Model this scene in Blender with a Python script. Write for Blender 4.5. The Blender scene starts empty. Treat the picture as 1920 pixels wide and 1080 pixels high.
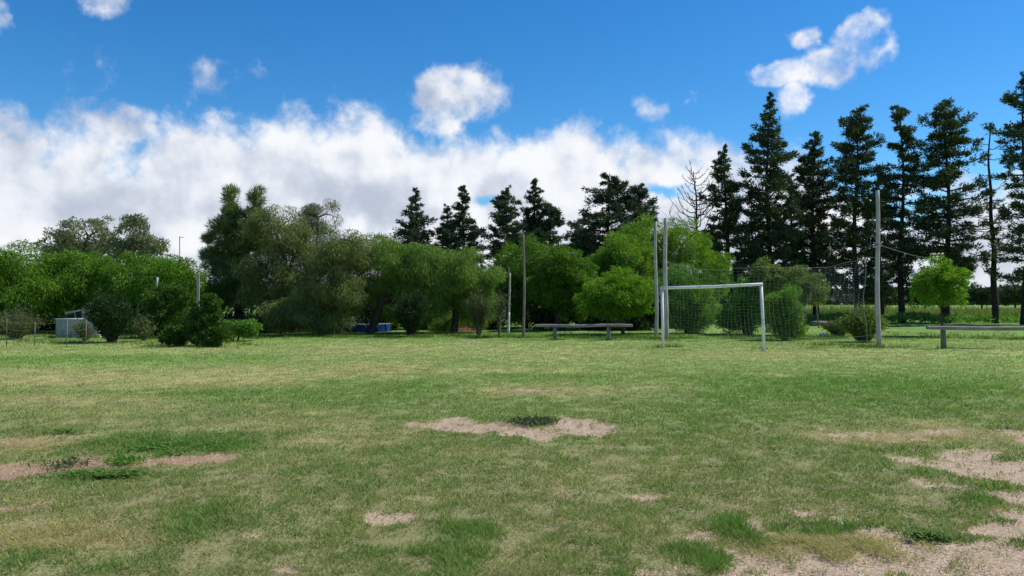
import bpy, math, random
import numpy as np
from mathutils import Vector

R = math.radians
S = bpy.context.scene
COL = S.collection

# ------------------------------------------------------------------ camera
CAM_H = 1.6
F = 1397.0                      # focal length in photo pixels (1920 wide)
PITCH = math.atan2(18.0, F)     # horizon lies a little under the picture's middle
cam_d = bpy.data.cameras.new("camera")
cam_d.sensor_width = 36.0
cam_d.lens = 36.0 * F / 1920.0
cam_d.clip_start = 0.1
cam_d.clip_end = 8000.0
cam = bpy.data.objects.new("camera", cam_d)
COL.objects.link(cam)
cam.location = (0, 0, CAM_H)
cam.rotation_euler = (math.pi / 2 + PITCH, 0, 0)
S.camera = cam

# ------------------------------------------------------------------ light
SUN_EL, SUN_AZ = R(52), R(75)   # azimuth clockwise from +Y (the view direction)
SKY_STRENGTH = 0.12
SUN_STRENGTH = 4.7
S.view_settings.view_transform = 'Standard'
S.view_settings.look = 'None'
S.view_settings.exposure = 0.0
S.view_settings.gamma = 1.0
S.view_settings.use_curve_mapping = False
sd = Vector((math.sin(SUN_AZ) * math.cos(SUN_EL), math.cos(SUN_AZ) * math.cos(SUN_EL), math.sin(SUN_EL)))
sun_d = bpy.data.lights.new("sun", 'SUN')
sun_d.energy = SUN_STRENGTH
sun_d.angle = R(0.5)
sun_d.color = (1.0, 0.95, 0.87)
sun = bpy.data.objects.new("sun", sun_d)
COL.objects.link(sun)
sun.location = (30, 10, 40)
sun.rotation_euler = (-sd).to_track_quat('-Z', 'Y').to_euler()


class NT:
    """small helper to write node trees"""
    def __init__(self, nt):
        self.nt = nt
        self.n = nt.nodes
        self.l = nt.links

    def node(self, t, **kw):
        nd = self.n.new(t)
        for k, v in kw.items():
            setattr(nd, k, v)
        return nd

    def put(self, sock, v):
        if v is None:
            return
        if isinstance(v, (int, float)):
            sock.default_value = v
        elif isinstance(v, (tuple, list)):
            sock.default_value = v
        else:
            self.l.new(v, sock)

    def math(self, op, a, b=None, c=None, clamp=False):
        nd = self.node('ShaderNodeMath', operation=op, use_clamp=clamp)
        self.put(nd.inputs[0], a)
        self.put(nd.inputs[1], b)
        self.put(nd.inputs[2], c)
        return nd.outputs[0]

    def vmath(self, op, a, b=None, out=0):
        nd = self.node('ShaderNodeVectorMath', operation=op)
        self.put(nd.inputs[0], a)
        self.put(nd.inputs[1], b)
        return nd.outputs[out]

    def noise(self, vec, scale, detail=4, rough=0.5, dim='3D', out=0, lac=2.0):
        nd = self.node('ShaderNodeTexNoise', noise_dimensions=dim)
        self.put(nd.inputs['Vector'], vec)
        nd.inputs['Scale'].default_value = scale
        nd.inputs['Detail'].default_value = detail
        nd.inputs['Roughness'].default_value = rough
        nd.inputs['Lacunarity'].default_value = lac
        return nd.outputs[out]

    def maprange(self, v, a, b, c=0.0, d=1.0, smooth=True):
        nd = self.node('ShaderNodeMapRange', interpolation_type='SMOOTHSTEP' if smooth else 'LINEAR')
        self.put(nd.inputs[0], v)
        for i, x in enumerate((a, b, c, d)):
            self.put(nd.inputs[1 + i], x)
        return nd.outputs[0]

    def mix(self, f, a, b, mode='MIX'):
        nd = self.node('ShaderNodeMix', data_type='RGBA', blend_type=mode)
        self.put(nd.inputs[0], f)
        for i, x in ((6, a), (7, b)):
            if isinstance(x, (tuple, list)) and len(x) == 3:
                x = (*x, 1)
            self.put(nd.inputs[i], x)
        return nd.outputs[2]


def pix_dir(px, py):
    """azimuth / elevation of a photo pixel's direction"""
    v = np.array([(px - 960) / F, 1.0, (540 - py) / F])
    c, s = math.cos(PITCH), math.sin(PITCH)
    y, z = v[1] * c - v[2] * s, v[1] * s + v[2] * c
    return math.atan2(v[0], y), math.atan2(z, math.hypot(v[0], y))


def build_world():
    w = bpy.data.worlds.new("World")
    S.world = w
    w.use_nodes = True
    t = NT(w.node_tree)
    t.n.clear()
    sky = t.node('ShaderNodeTexSky', sky_type='NISHITA')
    sky.sun_disc = False
    sky.sun_elevation = SUN_EL
    sky.sun_rotation = SUN_AZ
    sky.altitude = 200
    sky.air_density = 1.0
    sky.dust_density = 0.15
    sky.ozone_density = 3.0
    hs = t.node('ShaderNodeHueSaturation')
    hs.inputs['Saturation'].default_value = 1.35
    t.put(hs.inputs['Color'], sky.outputs[0])
    skyc = t.mix(1.0, hs.outputs[0], (0.76, 1.05, 1.17), 'MULTIPLY')
    tc = t.node('ShaderNodeTexCoord')
    d = t.vmath('NORMALIZE', tc.outputs['Generated'])
    sp = t.node('ShaderNodeSeparateXYZ')
    t.put(sp.inputs[0], d)
    az = t.math('ARCTAN2', sp.outputs[0], sp.outputs[1])
    el = t.math('ARCSINE', sp.outputs[2])
    cb = t.node('ShaderNodeCombineXYZ')
    t.put(cb.inputs[0], az)
    t.put(cb.inputs[1], el)
    P0 = cb.outputs[0]
    # billowing: the cloud shapes are displaced by turbulent noise
    wn = t.noise(d, 7.0, 5, 0.55, out=1)
    wv = t.vmath('SUBTRACT', wn, (0.5, 0.5, 0.5))
    P = t.vmath('ADD', P0, t.vmath('MULTIPLY', wv, (0.060, 0.045, 0.0)))
    wn2 = t.noise(d, 34.0, 5, 0.6, out=1)
    wv2 = t.vmath('SUBTRACT', wn2, (0.5, 0.5, 0.5))
    P = t.vmath('ADD', P, t.vmath('MULTIPLY', wv2, (0.022, 0.018, 0.0)))
    s2 = t.node('ShaderNodeSeparateXYZ')
    t.put(s2.inputs[0], P)
    azw, elw = s2.outputs[0], s2.outputs[1]
    # top edge of the cumulus bank that runs round the horizon
    line = [(-100, 230), (0, 190), (45, 205), (75, 258), (150, 238), (200, 268), (245, 272), (300, 222), (360, 195),
            (440, 200), (480, 225), (510, 215), (560, 205), (680, 212), (745, 240), (800, 250), (880, 255), (940, 265),
            (985, 255), (1030, 238), (1068, 205), (1115, 222), (1140, 268), (1270, 282), (1340, 292), (1400, 300), (1450, 305),
            (1500, 295), (1570, 310), (1640, 350), (1750, 360), (1830, 335), (1920, 350)]
    pts = [pix_dir(*p) for p in line]
    rng = random.Random(5)
    around = []
    a = pts[-1][0] + 0.12
    while a < math.pi * 2 + pts[0][0] - 0.1:
        around.append((a if a < math.pi else a - 2 * math.pi, 0.13 + 0.08 * rng.random()))
        a += 0.1 + 0.08 * rng.random()
    allp = sorted(pts + around)
    fc = t.node('ShaderNodeFloatCurve')
    cv = fc.mapping.curves[0]
    xs = [(p[0] + math.pi) / (2 * math.pi) for p in allp]
    ys = [p[1] * 2.0 for p in allp]
    cv.points[0].location = (0, ys[0])
    cv.points[1].location = (1, ys[-1])
    for x, y in zip(xs, ys):
        cv.points.new(x, y)
    fc.mapping.update()
    t.put(fc.inputs['Value'], t.math('MULTIPLY_ADD', azw, 1 / (2 * math.pi), 0.5))
    top = t.math('MULTIPLY', fc.outputs[0], 0.5)
    depth = t.math('SUBTRACT', top, elw)                       # radians under the bank's top edge
    bank = t.math('MINIMUM', t.math('MULTIPLY_ADD', depth, 15.0, 0.50), 1.9)
    # separate puffs and wisps (photo pixel centre, radii, thickness)
    puffs = [(850, 185, 112, 78, 1.2), (830, 235, 90, 50, .8), (1618, 85, 74, 62, 1.15), (1555, 128, 80, 46, 1.0), (1465, 142, 78, 34, 0.9),
             (1490, 185, 46, 40, 0.75), (1512, 76, 40, 34, 0.7), (170, 140, 95, 75, 0.5), (435, 150, 100, 75, 0.5),
             (190, 5, 70, 42, 0.6), (0, 50, 42, 46, 0.6), (1218, 212, 46, 26, 0.36), (1300, 188, 18, 24, 0.36),
             (200, 222, 150, 66, 0.55), (2300, 160, 120, 60, 1.0), (-420, 90, 140, 70, 1.0)]
    m = None
    for px, py, rx, ry, k in puffs:
        a, e = pix_dir(px, py)
        c2 = math.cos(a) ** 2
        v = t.vmath('SUBTRACT', P, (a, e, 0))
        v = t.vmath('MULTIPLY', v, (F / (rx * c2), F / (ry * math.cos(a)), 0))
        ln = t.vmath('LENGTH', v, out=1)
        val = t.math('MINIMUM', t.math('MULTIPLY_ADD', ln, -k * 1.9, k * 1.9), (.95 if px < 1400 else .72) if k > .65 else .50)
        m = val if m is None else t.math('MAXIMUM', m, val)
    # holes in the bank
    hole = None
    for px, py, rx, ry, k in [(905, 375, 60, 24, 0.8), (1245, 366, 90, 26, 0.9), (800, 395, 26, 16, 0.5), (1590, 330, 60, 60, 0.7), (1690, 400, 60, 30, 0.6)]:
        a, e = pix_dir(px, py)
        c2 = math.cos(a) ** 2
        v = t.vmath('MULTIPLY', t.vmath('SUBTRACT', P, (a, e, 0)), (F / (rx * c2), F / (ry * math.cos(a)), 0))
        val = t.math('MULTIPLY_ADD', t.vmath('LENGTH', v, out=1), -k, k, clamp=True)
        hole = val if hole is None else t.math('MAXIMUM', hole, val)
    body = t.math('MAXIMUM', bank, m)
    n1 = t.noise(d, 11.0, 7, 0.58)
    n1c = t.math('SUBTRACT', n1, 0.5)
    vo = t.node('ShaderNodeTexVoronoi', feature='SMOOTH_F1')
    t.put(vo.inputs['Vector'], t.vmath('ADD', d, t.vmath('MULTIPLY', wv2, (0.05, 0.05, 0.05))))
    vo.inputs['Scale'].default_value = 17.0
    vo.inputs['Detail'].default_value = 2.0
    vo.inputs['Roughness'].default_value = 0.5
    vo.inputs['Smoothness'].default_value = 0.7
    billow = t.math('SUBTRACT', 0.42, vo.outputs['Distance'])   # rounded cauliflower heads
    n3 = t.math('SUBTRACT', t.noise(d, 26.0, 6, 0.62), 0.5)
    dens = t.math('MULTIPLY_ADD', n1c, 1.9, body)
    dens = t.math('MULTIPLY_ADD', n3, 1.05, dens)
    dens = t.math('MULTIPLY_ADD', billow, 0.55, dens)
    dens = t.math('SUBTRACT', dens, t.math('MULTIPLY', hole, 1.7))
    alpha = t.maprange(dens, 0.0, 0.85)
    # modelling of the billows: compare the noise here and a step towards the sun
    shift = t.vmath('ADD', d, (0.016, 0.004, 0.018))
    nb0 = t.noise(d, 13.0, 6, 0.5)
    nb1 = t.noise(shift, 13.0, 6, 0.5)
    rel = t.math('SUBTRACT', nb0, nb1)
    big = t.noise(d, 5.0, 2, 0.5)
    lit = t.math('MULTIPLY_ADD', rel, 3.0, 0.60)
    lit = t.math('MULTIPLY_ADD', billow, 0.45, lit)
    lit = t.math('MULTIPLY_ADD', t.math('SUBTRACT', big, 0.5), 1.5, lit)
    # thick lower parts of the bank are greyer
    nc0 = t.noise(d, 6.5, 4, 0.55)
    nc1 = t.noise(t.vmath('ADD', d, (0.030, 0.006, 0.034)), 6.5, 4, 0.55)
    lit = t.math('MULTIPLY_ADD', t.math('SUBTRACT', nc0, nc1), 1.8, lit)
    low = t.maprange(depth, 0.03, 0.24)
    lit = t.math('MULTIPLY_ADD', low, -0.16, lit)
    rim = t.maprange(depth, 0.0, 0.05, 0.22, 0.0)
    lit = t.math('ADD', lit, rim)
    brights = None
    for px, py, rx, ry, k in [(455, 270, 90, 90, 0.5), (160, 255, 60, 30, 0.4), (390, 215, 80, 40, 0.3), (1630, 80, 60, 50, 0.3), (850, 190, 100, 60, 0.25)]:
        a, e = pix_dir(px, py)
        v = t.vmath('MULTIPLY', t.vmath('SUBTRACT', P, (a, e, 0)), (F / (rx * math.cos(a) ** 2), F / (ry * math.cos(a)), 0))
        val = t.math('MULTIPLY_ADD', t.vmath('LENGTH', v, out=1), -k, k, clamp=True)
        brights = val if brights is None else t.math('ADD', brights, val)
    lit = t.math('ADD', lit, brights)
    lit = t.maprange(lit, -0.55, 1.25)
    cr = t.node('ShaderNodeValToRGB')
    t.put(cr.inputs[0], lit)
    e = cr.color_ramp.elements
    e[0].position, e[0].color = 0.0, (0.52, 0.57, 0.68, 1)
    e[1].position, e[1].color = 1.0, (0.97, 0.98, 1.0, 1)
    x = e.new(0.45)
    x.color = (0.71, 0.75, 0.84, 1)
    x = e.new(0.72)
    x.color = (0.85, 0.88, 0.94, 1)
    cloudc = t.mix(1.0, cr.outputs[0], (1 / SKY_STRENGTH,) * 3, 'MULTIPLY')
    full = t.mix(t.math('MULTIPLY', alpha, 0.97), skyc, cloudc)
    bg = t.node('ShaderNodeBackground')
    t.put(bg.inputs[0], full)
    bg.inputs[1].default_value = SKY_STRENGTH
    out = t.node('ShaderNodeOutputWorld')
    t.l.new(bg.outputs[0], out.inputs[0])


build_world()

# ------------------------------------------------------------------ helpers


def gpt(px, py):
    """ground point under a photo pixel"""
    a, e = pix_dir(px, py)
    r = CAM_H / math.tan(-e)
    return r * math.sin(a), r * math.cos(a)


def at(px, py, Y):
    """point at depth Y seen at a photo pixel"""
    a, e = pix_dir(px, py)
    r = Y / math.cos(a)
    return Y * math.tan(a), Y, CAM_H + r * math.tan(e)


def tag(o, label=None, cat=None, group=None, kind=None):
    if label:
        o['label'] = label
    if cat:
        o['category'] = cat
    if group:
        o['group'] = group
    if kind:
        o['kind'] = kind
    return o


def empty(name, loc, label, cat, group=None):
    o = bpy.data.objects.new(name, None)
    o.empty_display_size = 0.3
    o.location = loc
    COL.objects.link(o)
    return tag(o, label, cat, group)


def mesh_np(name, verts, faces, mat, parent=None, attrs=None, smooth=False):
    """verts (n,3) in world or parent space; faces (m,3|4) index array"""
    verts = np.asarray(verts, dtype=np.float32)
    faces = np.asarray(faces, dtype=np.int32)
    me = bpy.data.meshes.new(name)
    k = faces.shape[1]
    me.vertices.add(len(verts))
    me.vertices.foreach_set('co', verts.ravel())
    me.loops.add(faces.size)
    me.loops.foreach_set('vertex_index', faces.ravel())
    me.polygons.add(len(faces))
    me.polygons.foreach_set('loop_start', np.arange(0, faces.size, k, dtype=np.int32))
    if smooth:
        me.polygons.foreach_set('use_smooth', np.ones(len(faces), dtype=bool))
    for an, (typ, arr) in (attrs or {}).items():
        at_ = me.attributes.new(an, typ, 'POINT')
        arr = np.asarray(arr, dtype=np.float32)
        at_.data.foreach_set('color' if typ == 'FLOAT_COLOR' else 'value', arr.ravel())
    me.update(calc_edges=True)
    me.materials.append(mat)
    o = bpy.data.objects.new(name, me)
    COL.objects.link(o)
    if parent is not None:
        o.parent = parent
    return o


class MB:
    """collects boxes, tubes and loose polygons into one mesh"""
    def __init__(self):
        self.v = []
        self.f = []

    def add(self, v, f):
        n = len(self.v)
        self.v += [tuple(map(float, p)) for p in v]
        self.f += [tuple(i + n for i in q) for q in f]

    def box(self, c, s, rz=0.0, tilt=(0, 0), bev=0.0):
        x, y, z = s[0] / 2, s[1] / 2, s[2] / 2
        if bev <= 0:
            v = [(sx * x, sy * y, sz * z) for sz in (-1, 1) for sx, sy in ((-1, -1), (1, -1), (1, 1), (-1, 1))]
            f = [(3, 2, 1, 0), (4, 5, 6, 7), (0, 1, 5, 4), (1, 2, 6, 5), (2, 3, 7, 6), (3, 0, 4, 7)]
        else:
            b = bev
            ring = lambda X, Y, Z: [(-X + b, -Y, Z), (X - b, -Y, Z), (X, -Y + b, Z), (X, Y - b, Z), (X - b, Y, Z), (-X + b, Y, Z), (-X, Y - b, Z), (-X, -Y + b, Z)]
            v = ring(x - b, y - b, -z) + ring(x, y, -z + b) + ring(x, y, z - b) + ring(x - b, y - b, z)
            f = [tuple(range(7, -1, -1)), tuple(range(24, 32))]
            for r in range(3):
                for i in range(8):
                    f.append((r * 8 + i, r * 8 + (i + 1) % 8, r * 8 + 8 + (i + 1) % 8, r * 8 + 8 + i))
        ca, sa = math.cos(rz), math.sin(rz)
        out = []
        for px, py, pz in v:
            pz2 = pz + tilt[0] * px + tilt[1] * py
            out.append((c[0] + px * ca - py * sa, c[1] + px * sa + py * ca, c[2] + pz2))
        self.add(out, f)

    def tube(self, pts, radii, n=8, cap=True):
        pts = [Vector(p) for p in pts]
        if isinstance(radii, (int, float)):
            radii = [radii] * len(pts)
        v, f = [], []
        ref = Vector((0.31, 0.95, 0.1))
        for i, p in enumerate(pts):
            d = (pts[min(i + 1, len(pts) - 1)] - pts[max(i - 1, 0)])
            if d.length < 1e-9:
                d = Vector((0, 0, 1))
            d.normalize()
            a = d.cross(ref)
            if a.length < 1e-3:
                a = d.cross(Vector((1, 0, 0)))
            a.normalize()
            b = d.cross(a)
            for k in range(n):
                an = 2 * math.pi * k / n
                v.append(p + (a * math.cos(an) + b * math.sin(an)) * radii[i])
        for i in range(len(pts) - 1):
            for k in range(n):
                f.append((i * n + k, i * n + (k + 1) % n, (i + 1) * n + (k + 1) % n, (i + 1) * n + k))
        if cap:
            f.append(tuple(range(n - 1, -1, -1)))
            m = (len(pts) - 1) * n
            f.append(tuple(m + k for k in range(n)))
        self.add(v, f)

    def build(self, name, mat, parent=None, smooth=False):
        me = bpy.data.meshes.new(name)
        off = Vector(parent.location) if parent is not None and parent.type == 'EMPTY' else Vector((0, 0, 0))
        if parent is not None and parent.type != 'EMPTY':
            off = Vector(parent.parent.location) if parent.parent else Vector((0, 0, 0))
        me.from_pydata([tuple(Vector(p) - off) for p in self.v], [], self.f)
        me.update()
        if smooth:
            for p in me.polygons:
                p.use_smooth = len(p.vertices) == 4
        me.materials.append(mat)
        o = bpy.data.objects.new(name, me)
        COL.objects.link(o)
        if parent is not None:
            o.parent = parent
        return o


# numpy value noise -----------------------------------------------------------


def _h(ix, iy, s):
    v = np.sin(ix * 127.1 + iy * 311.7 + s * 74.7) * 43758.5453
    return v - np.floor(v)


def vnoise(x, y, s=0.0):
    ix, iy = np.floor(x), np.floor(y)
    fx, fy = x - ix, y - iy
    fx, fy = fx * fx * (3 - 2 * fx), fy * fy * (3 - 2 * fy)
    a, b = _h(ix, iy, s), _h(ix + 1, iy, s)
    c, d = _h(ix, iy + 1, s), _h(ix + 1, iy + 1, s)
    return (a * (1 - fx) + b * fx) * (1 - fy) + (c * (1 - fx) + d * fx) * fy


def fbm(x, y, octv=4, s=0.0, gain=0.5):
    t, a, tot = 0, 1.0, 0
    for i in range(octv):
        t = t + a * vnoise(x * 2 ** i + 17.3 * i, y * 2 ** i - 9.1 * i, s + i)
        tot += a
        a *= gain
    return t / tot


def unit(v):
    return v / np.maximum(np.linalg.norm(v, axis=1, keepdims=True), 1e-9)


# ------------------------------------------------------------------ materials


def mat_base(name):
    m = bpy.data.materials.new(name)
    m.use_nodes = True
    t = NT(m.node_tree)
    t.n.clear()
    return m, t


def principled(t, col, rough=0.8, spec=0.3, bump=None, bstr=0.3, bdist=0.01, metal=0.0):
    p = t.node('ShaderNodeBsdfPrincipled')
    t.put(p.inputs['Base Color'], (*col, 1) if isinstance(col, tuple) and len(col) == 3 else col)
    t.put(p.inputs['Roughness'], rough)
    p.inputs['Specular IOR Level'].default_value = spec
    t.put(p.inputs['Metallic'], metal)
    if bump is not None:
        b = t.node('ShaderNodeBump')
        b.inputs['Strength'].default_value = bstr
        b.inputs['Distance'].default_value = bdist
        t.put(b.inputs['Height'], bump)
        t.l.new(b.outputs[0], p.inputs['Normal'])
    return p


def out(t, sh):
    o = t.node('ShaderNodeOutputMaterial')
    t.l.new(sh, o.inputs[0])


def leaf_mat(name, cols, trans=0.35, tcol=None, rough=0.55, clump=0.5):
    """leaf colour runs over cols by a per-leaf value and slow variation from clump to clump"""
    m, t = mat_base(name)
    a = t.node('ShaderNodeAttribute', attribute_name='rnd')
    tc = t.node('ShaderNodeTexCoord')
    n = t.noise(tc.outputs['Object'], 1.15, 3, 0.55)
    v = t.math('MULTIPLY_ADD', t.math('SUBTRACT', n, 0.5), 2.0 * clump, a.outputs['Fac'], clamp=True)
    cr = t.node('ShaderNodeValToRGB')
    t.put(cr.inputs[0], v)
    e = cr.color_ramp.elements
    e[0].position, e[0].color = 0.05, (*cols[0], 1)
    e[1].position, e[1].color = 0.95, (*cols[-1], 1)
    for i, c in enumerate(cols[1:-1]):
        x = e.new(0.05 + 0.9 * (i + 1) / (len(cols) - 1))
        x.color = (*c, 1)
    p = principled(t, cr.outputs[0], rough, 0.12)
    tr = t.node('ShaderNodeBsdfTranslucent')
    t.put(tr.inputs[0], t.mix(1.0, cr.outputs[0], tcol or (1.25, 1.35, 0.6), 'MULTIPLY'))
    mx = t.node('ShaderNodeMixShader')
    mx.inputs[0].default_value = trans
    t.l.new(p.outputs[0], mx.inputs[1])
    t.l.new(tr.outputs[0], mx.inputs[2])
    out(t, mx.outputs[0])
    return m


def wood_mat(name, c0, c1, scale=6.0, stretch=(1, 1, 0.12), rough=0.85, c2=None):
    m, t = mat_base(name)
    tc = t.node('ShaderNodeTexCoord')
    v = t.vmath('MULTIPLY', tc.outputs['Object'], stretch)
    n = t.noise(v, scale * 4, 6, 0.65)
    n2 = t.noise(tc.outputs['Object'], 1.6, 3, 0.5)
    f = t.maprange(t.math('MULTIPLY_ADD', n2, 0.6, t.math('MULTIPLY', n, 0.7)), 0.4, 0.9)
    c = t.mix(f, c0, c1)
    if c2:
        n3 = t.noise(tc.outputs['Object'], 5.0, 4, 0.6)
        c = t.mix(t.maprange(n3, 0.56, 0.66), c, c2)
    p = principled(t, c, rough, 0.2, n, 0.5, 0.01)
    out(t, p.outputs[0])
    return m


M = {}
M['bark'] = wood_mat('bark', (0.035, 0.028, 0.022), (0.11, 0.09, 0.07), 5)
M['bark_dark'] = wood_mat('conifer bark', (0.018, 0.015, 0.013), (0.06, 0.048, 0.04), 5)
M['bark_grey'] = wood_mat('dead grey bark', (0.06, 0.052, 0.048), (0.15, 0.13, 0.12), 5)
M['twig'] = wood_mat('dry twig bark', (0.12, 0.085, 0.055), (0.28, 0.21, 0.14), 5)
M['pole'] = wood_mat('weathered pole', (0.30, 0.27, 0.24), (0.56, 0.52, 0.47), 5, c2=(0.36, 0.31, 0.25))
M['pole_dark'] = wood_mat('brown pole', (0.13, 0.105, 0.08), (0.30, 0.25, 0.20), 5)
M['beam'] = wood_mat('grey beam', (0.15, 0.135, 0.12), (0.36, 0.33, 0.30), 5, stretch=(0.1, 1, 1))
M['beam_leg'] = wood_mat('post wood', (0.12, 0.095, 0.07), (0.30, 0.25, 0.20), 5)
M['char'] = wood_mat('blackened wood', (0.012, 0.011, 0.01), (0.05, 0.045, 0.04), 5)
M['white'] = wood_mat('white paint worn', (0.74, 0.73, 0.71), (0.84, 0.83, 0.81), 3, rough=0.5, c2=(0.60, 0.56, 0.52))
M['white_pole'] = wood_mat('whitewash', (0.55, 0.54, 0.52), (0.78, 0.77, 0.75), 3, c2=(0.4, 0.36, 0.31))
M['concrete'] = wood_mat('concrete', (0.22, 0.205, 0.18), (0.36, 0.335, 0.30), 4, stretch=(1, 1, 1))
M['sheet'] = wood_mat('zinc sheet', (0.26, 0.27, 0.27), (0.48, 0.48, 0.48), 3, stretch=(1, 1, 0.4), rough=0.45, c2=(0.28, 0.25, 0.22))
M['dark'] = wood_mat('dark opening', (0.012, 0.012, 0.013), (0.03, 0.03, 0.03), 3)
M['stone'] = wood_mat('white stone', (0.5, 0.49, 0.47), (0.75, 0.74, 0.72), 3, stretch=(1, 1, 1))
M['blue'] = wood_mat('blue paint', (0.010, 0.035, 0.17), (0.02, 0.07, 0.30), 2, stretch=(1, 1, 1), rough=0.4)
M['red'] = wood_mat('red paint', (0.32, 0.02, 0.015), (0.5, 0.05, 0.02), 2, stretch=(1, 1, 1), rough=0.45)
M['cord'] = wood_mat('net cord', (0.30, 0.29, 0.22), (0.50, 0.48, 0.38), 2, stretch=(1, 1, 1))
M['wire'] = wood_mat('wire', (0.12, 0.12, 0.12), (0.22, 0.21, 0.2), 2, stretch=(1, 1, 1), rough=0.5)
M['soil'] = wood_mat('red soil', (0.20, 0.10, 0.06), (0.36, 0.20, 0.12), 3, stretch=(1, 1, 1))

M['locust'] = leaf_mat('locust leaf', [(0.061, 0.140, 0.015), (0.111, 0.234, 0.022), (0.193, 0.347, 0.031)], 0.38)
M['mop'] = leaf_mat('mop leaf', [(0.085, 0.182, 0.015), (0.152, 0.288, 0.019), (0.237, 0.409, 0.035)], 0.38)
M['lime'] = leaf_mat('lime leaf', [(0.096, 0.202, 0.017), (0.158, 0.300, 0.019), (0.226, 0.369, 0.041)], 0.45)
M['olive'] = leaf_mat('olive willow leaf', [(0.085, 0.120, 0.034), (0.153, 0.197, 0.057), (0.255, 0.289, 0.100)], 0.30)
M['greywillow'] = leaf_mat('grey willow leaf', [(0.099, 0.118, 0.047), (0.165, 0.187, 0.077), (0.255, 0.268, 0.127)], 0.30)
M['willow'] = leaf_mat('willow leaf', [(0.093, 0.164, 0.029), (0.160, 0.264, 0.048), (0.255, 0.379, 0.081)], 0.35)
M['round'] = leaf_mat('round crown leaf', [(0.060, 0.131, 0.017), (0.108, 0.212, 0.023), (0.179, 0.318, 0.035)], 0.35)
M['feather'] = leaf_mat('feathery leaf', [(0.085, 0.168, 0.020), (0.161, 0.286, 0.027), (0.246, 0.412, 0.048)], 0.38)
M['bush'] = leaf_mat('bush leaf', [(0.067, 0.156, 0.024), (0.130, 0.270, 0.038), (0.222, 0.406, 0.063)], 0.28)
M['shade_foliage'] = leaf_mat('thicket leaf', [(0.014, 0.030, 0.008), (0.024, 0.050, 0.012), (0.045, 0.080, 0.020)], 0.15)  # near-black leaf colour that carries shade under the crowns
M['cypress'] = leaf_mat('cypress leaf', [(0.033, 0.078, 0.013), (0.063, 0.138, 0.019), (0.112, 0.210, 0.030)], 0.22)
M['juniper'] = leaf_mat('juniper leaf', [(0.017, 0.040, 0.011), (0.032, 0.067, 0.019), (0.058, 0.106, 0.032)], 0.2)
M['casuarina'] = leaf_mat('casuarina needle', [(0.079, 0.133, 0.043), (0.151, 0.223, 0.070), (0.271, 0.339, 0.119)], 0.25)
M['conifer'] = leaf_mat('conifer needle', [(0.031, 0.053, 0.024), (0.060, 0.095, 0.041), (0.128, 0.168, 0.066)], 0.14)
M['conifer_far'] = leaf_mat('far conifer needle', [(0.032, 0.056, 0.031), (0.057, 0.091, 0.047), (0.106, 0.144, 0.073)], 0.14)
M['khaki'] = leaf_mat('khaki leaf', [(0.113, 0.129, 0.064), (0.188, 0.210, 0.106), (0.301, 0.321, 0.177)], 0.25)
M['olive_leaf'] = leaf_mat('olive shrub leaf', [(0.079, 0.125, 0.025), (0.150, 0.212, 0.044), (0.247, 0.323, 0.079)], 0.3)
M['dryleaf'] = leaf_mat('dry shrub leaf', [(0.068, 0.095, 0.034), (0.111, 0.145, 0.056), (0.172, 0.197, 0.086)], 0.2)
M['brownleaf'] = leaf_mat('brown leaf', [(0.14, 0.075, 0.03), (0.25, 0.15, 0.06), (0.40, 0.27, 0.12)], 0.25, (1.2, 1.0, 0.7))
M['farwood'] = leaf_mat('far foliage', [(0.028, 0.050, 0.020), (0.045, 0.075, 0.028), (0.07, 0.105, 0.04)], 0.2)


def grass_mat(name):
    m, t = mat_base(name)
    a = t.node('ShaderNodeAttribute', attribute_name='gcol')
    p = principled(t, a.outputs['Color'], 0.6, 0.08)
    tr = t.node('ShaderNodeBsdfTranslucent')
    t.put(tr.inputs[0], t.mix(1.0, a.outputs['Color'], (1.1, 1.2, 0.7), 'MULTIPLY'))
    mx = t.node('ShaderNodeMixShader')
    mx.inputs[0].default_value = 0.35
    t.l.new(p.outputs[0], mx.inputs[1])
    t.l.new(tr.outputs[0], mx.inputs[2])
    out(t, mx.outputs[0])
    return m


M['grass'] = grass_mat('grass blade')
_m, _t = mat_base('soil crumbs')
_a = _t.node('ShaderNodeAttribute', attribute_name='gcol')
out(_t, principled(_t, _a.outputs['Color'], 0.9, 0.15).outputs[0])
M['grit'] = _m

# ------------------------------------------------------------------ lawn map
# wear of the field: bare soil, dry mown straw, lush growth -- each patch an ellipse on the ground


def patch(px, py, rx, ry, k=1.0):
    x, y = gpt(px, py)
    y1 = gpt(px, py - ry)[1]
    y0 = gpt(px, py + ry)[1]
    return (x, y, rx * y / F, (y1 - y0) / 2, k)


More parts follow.
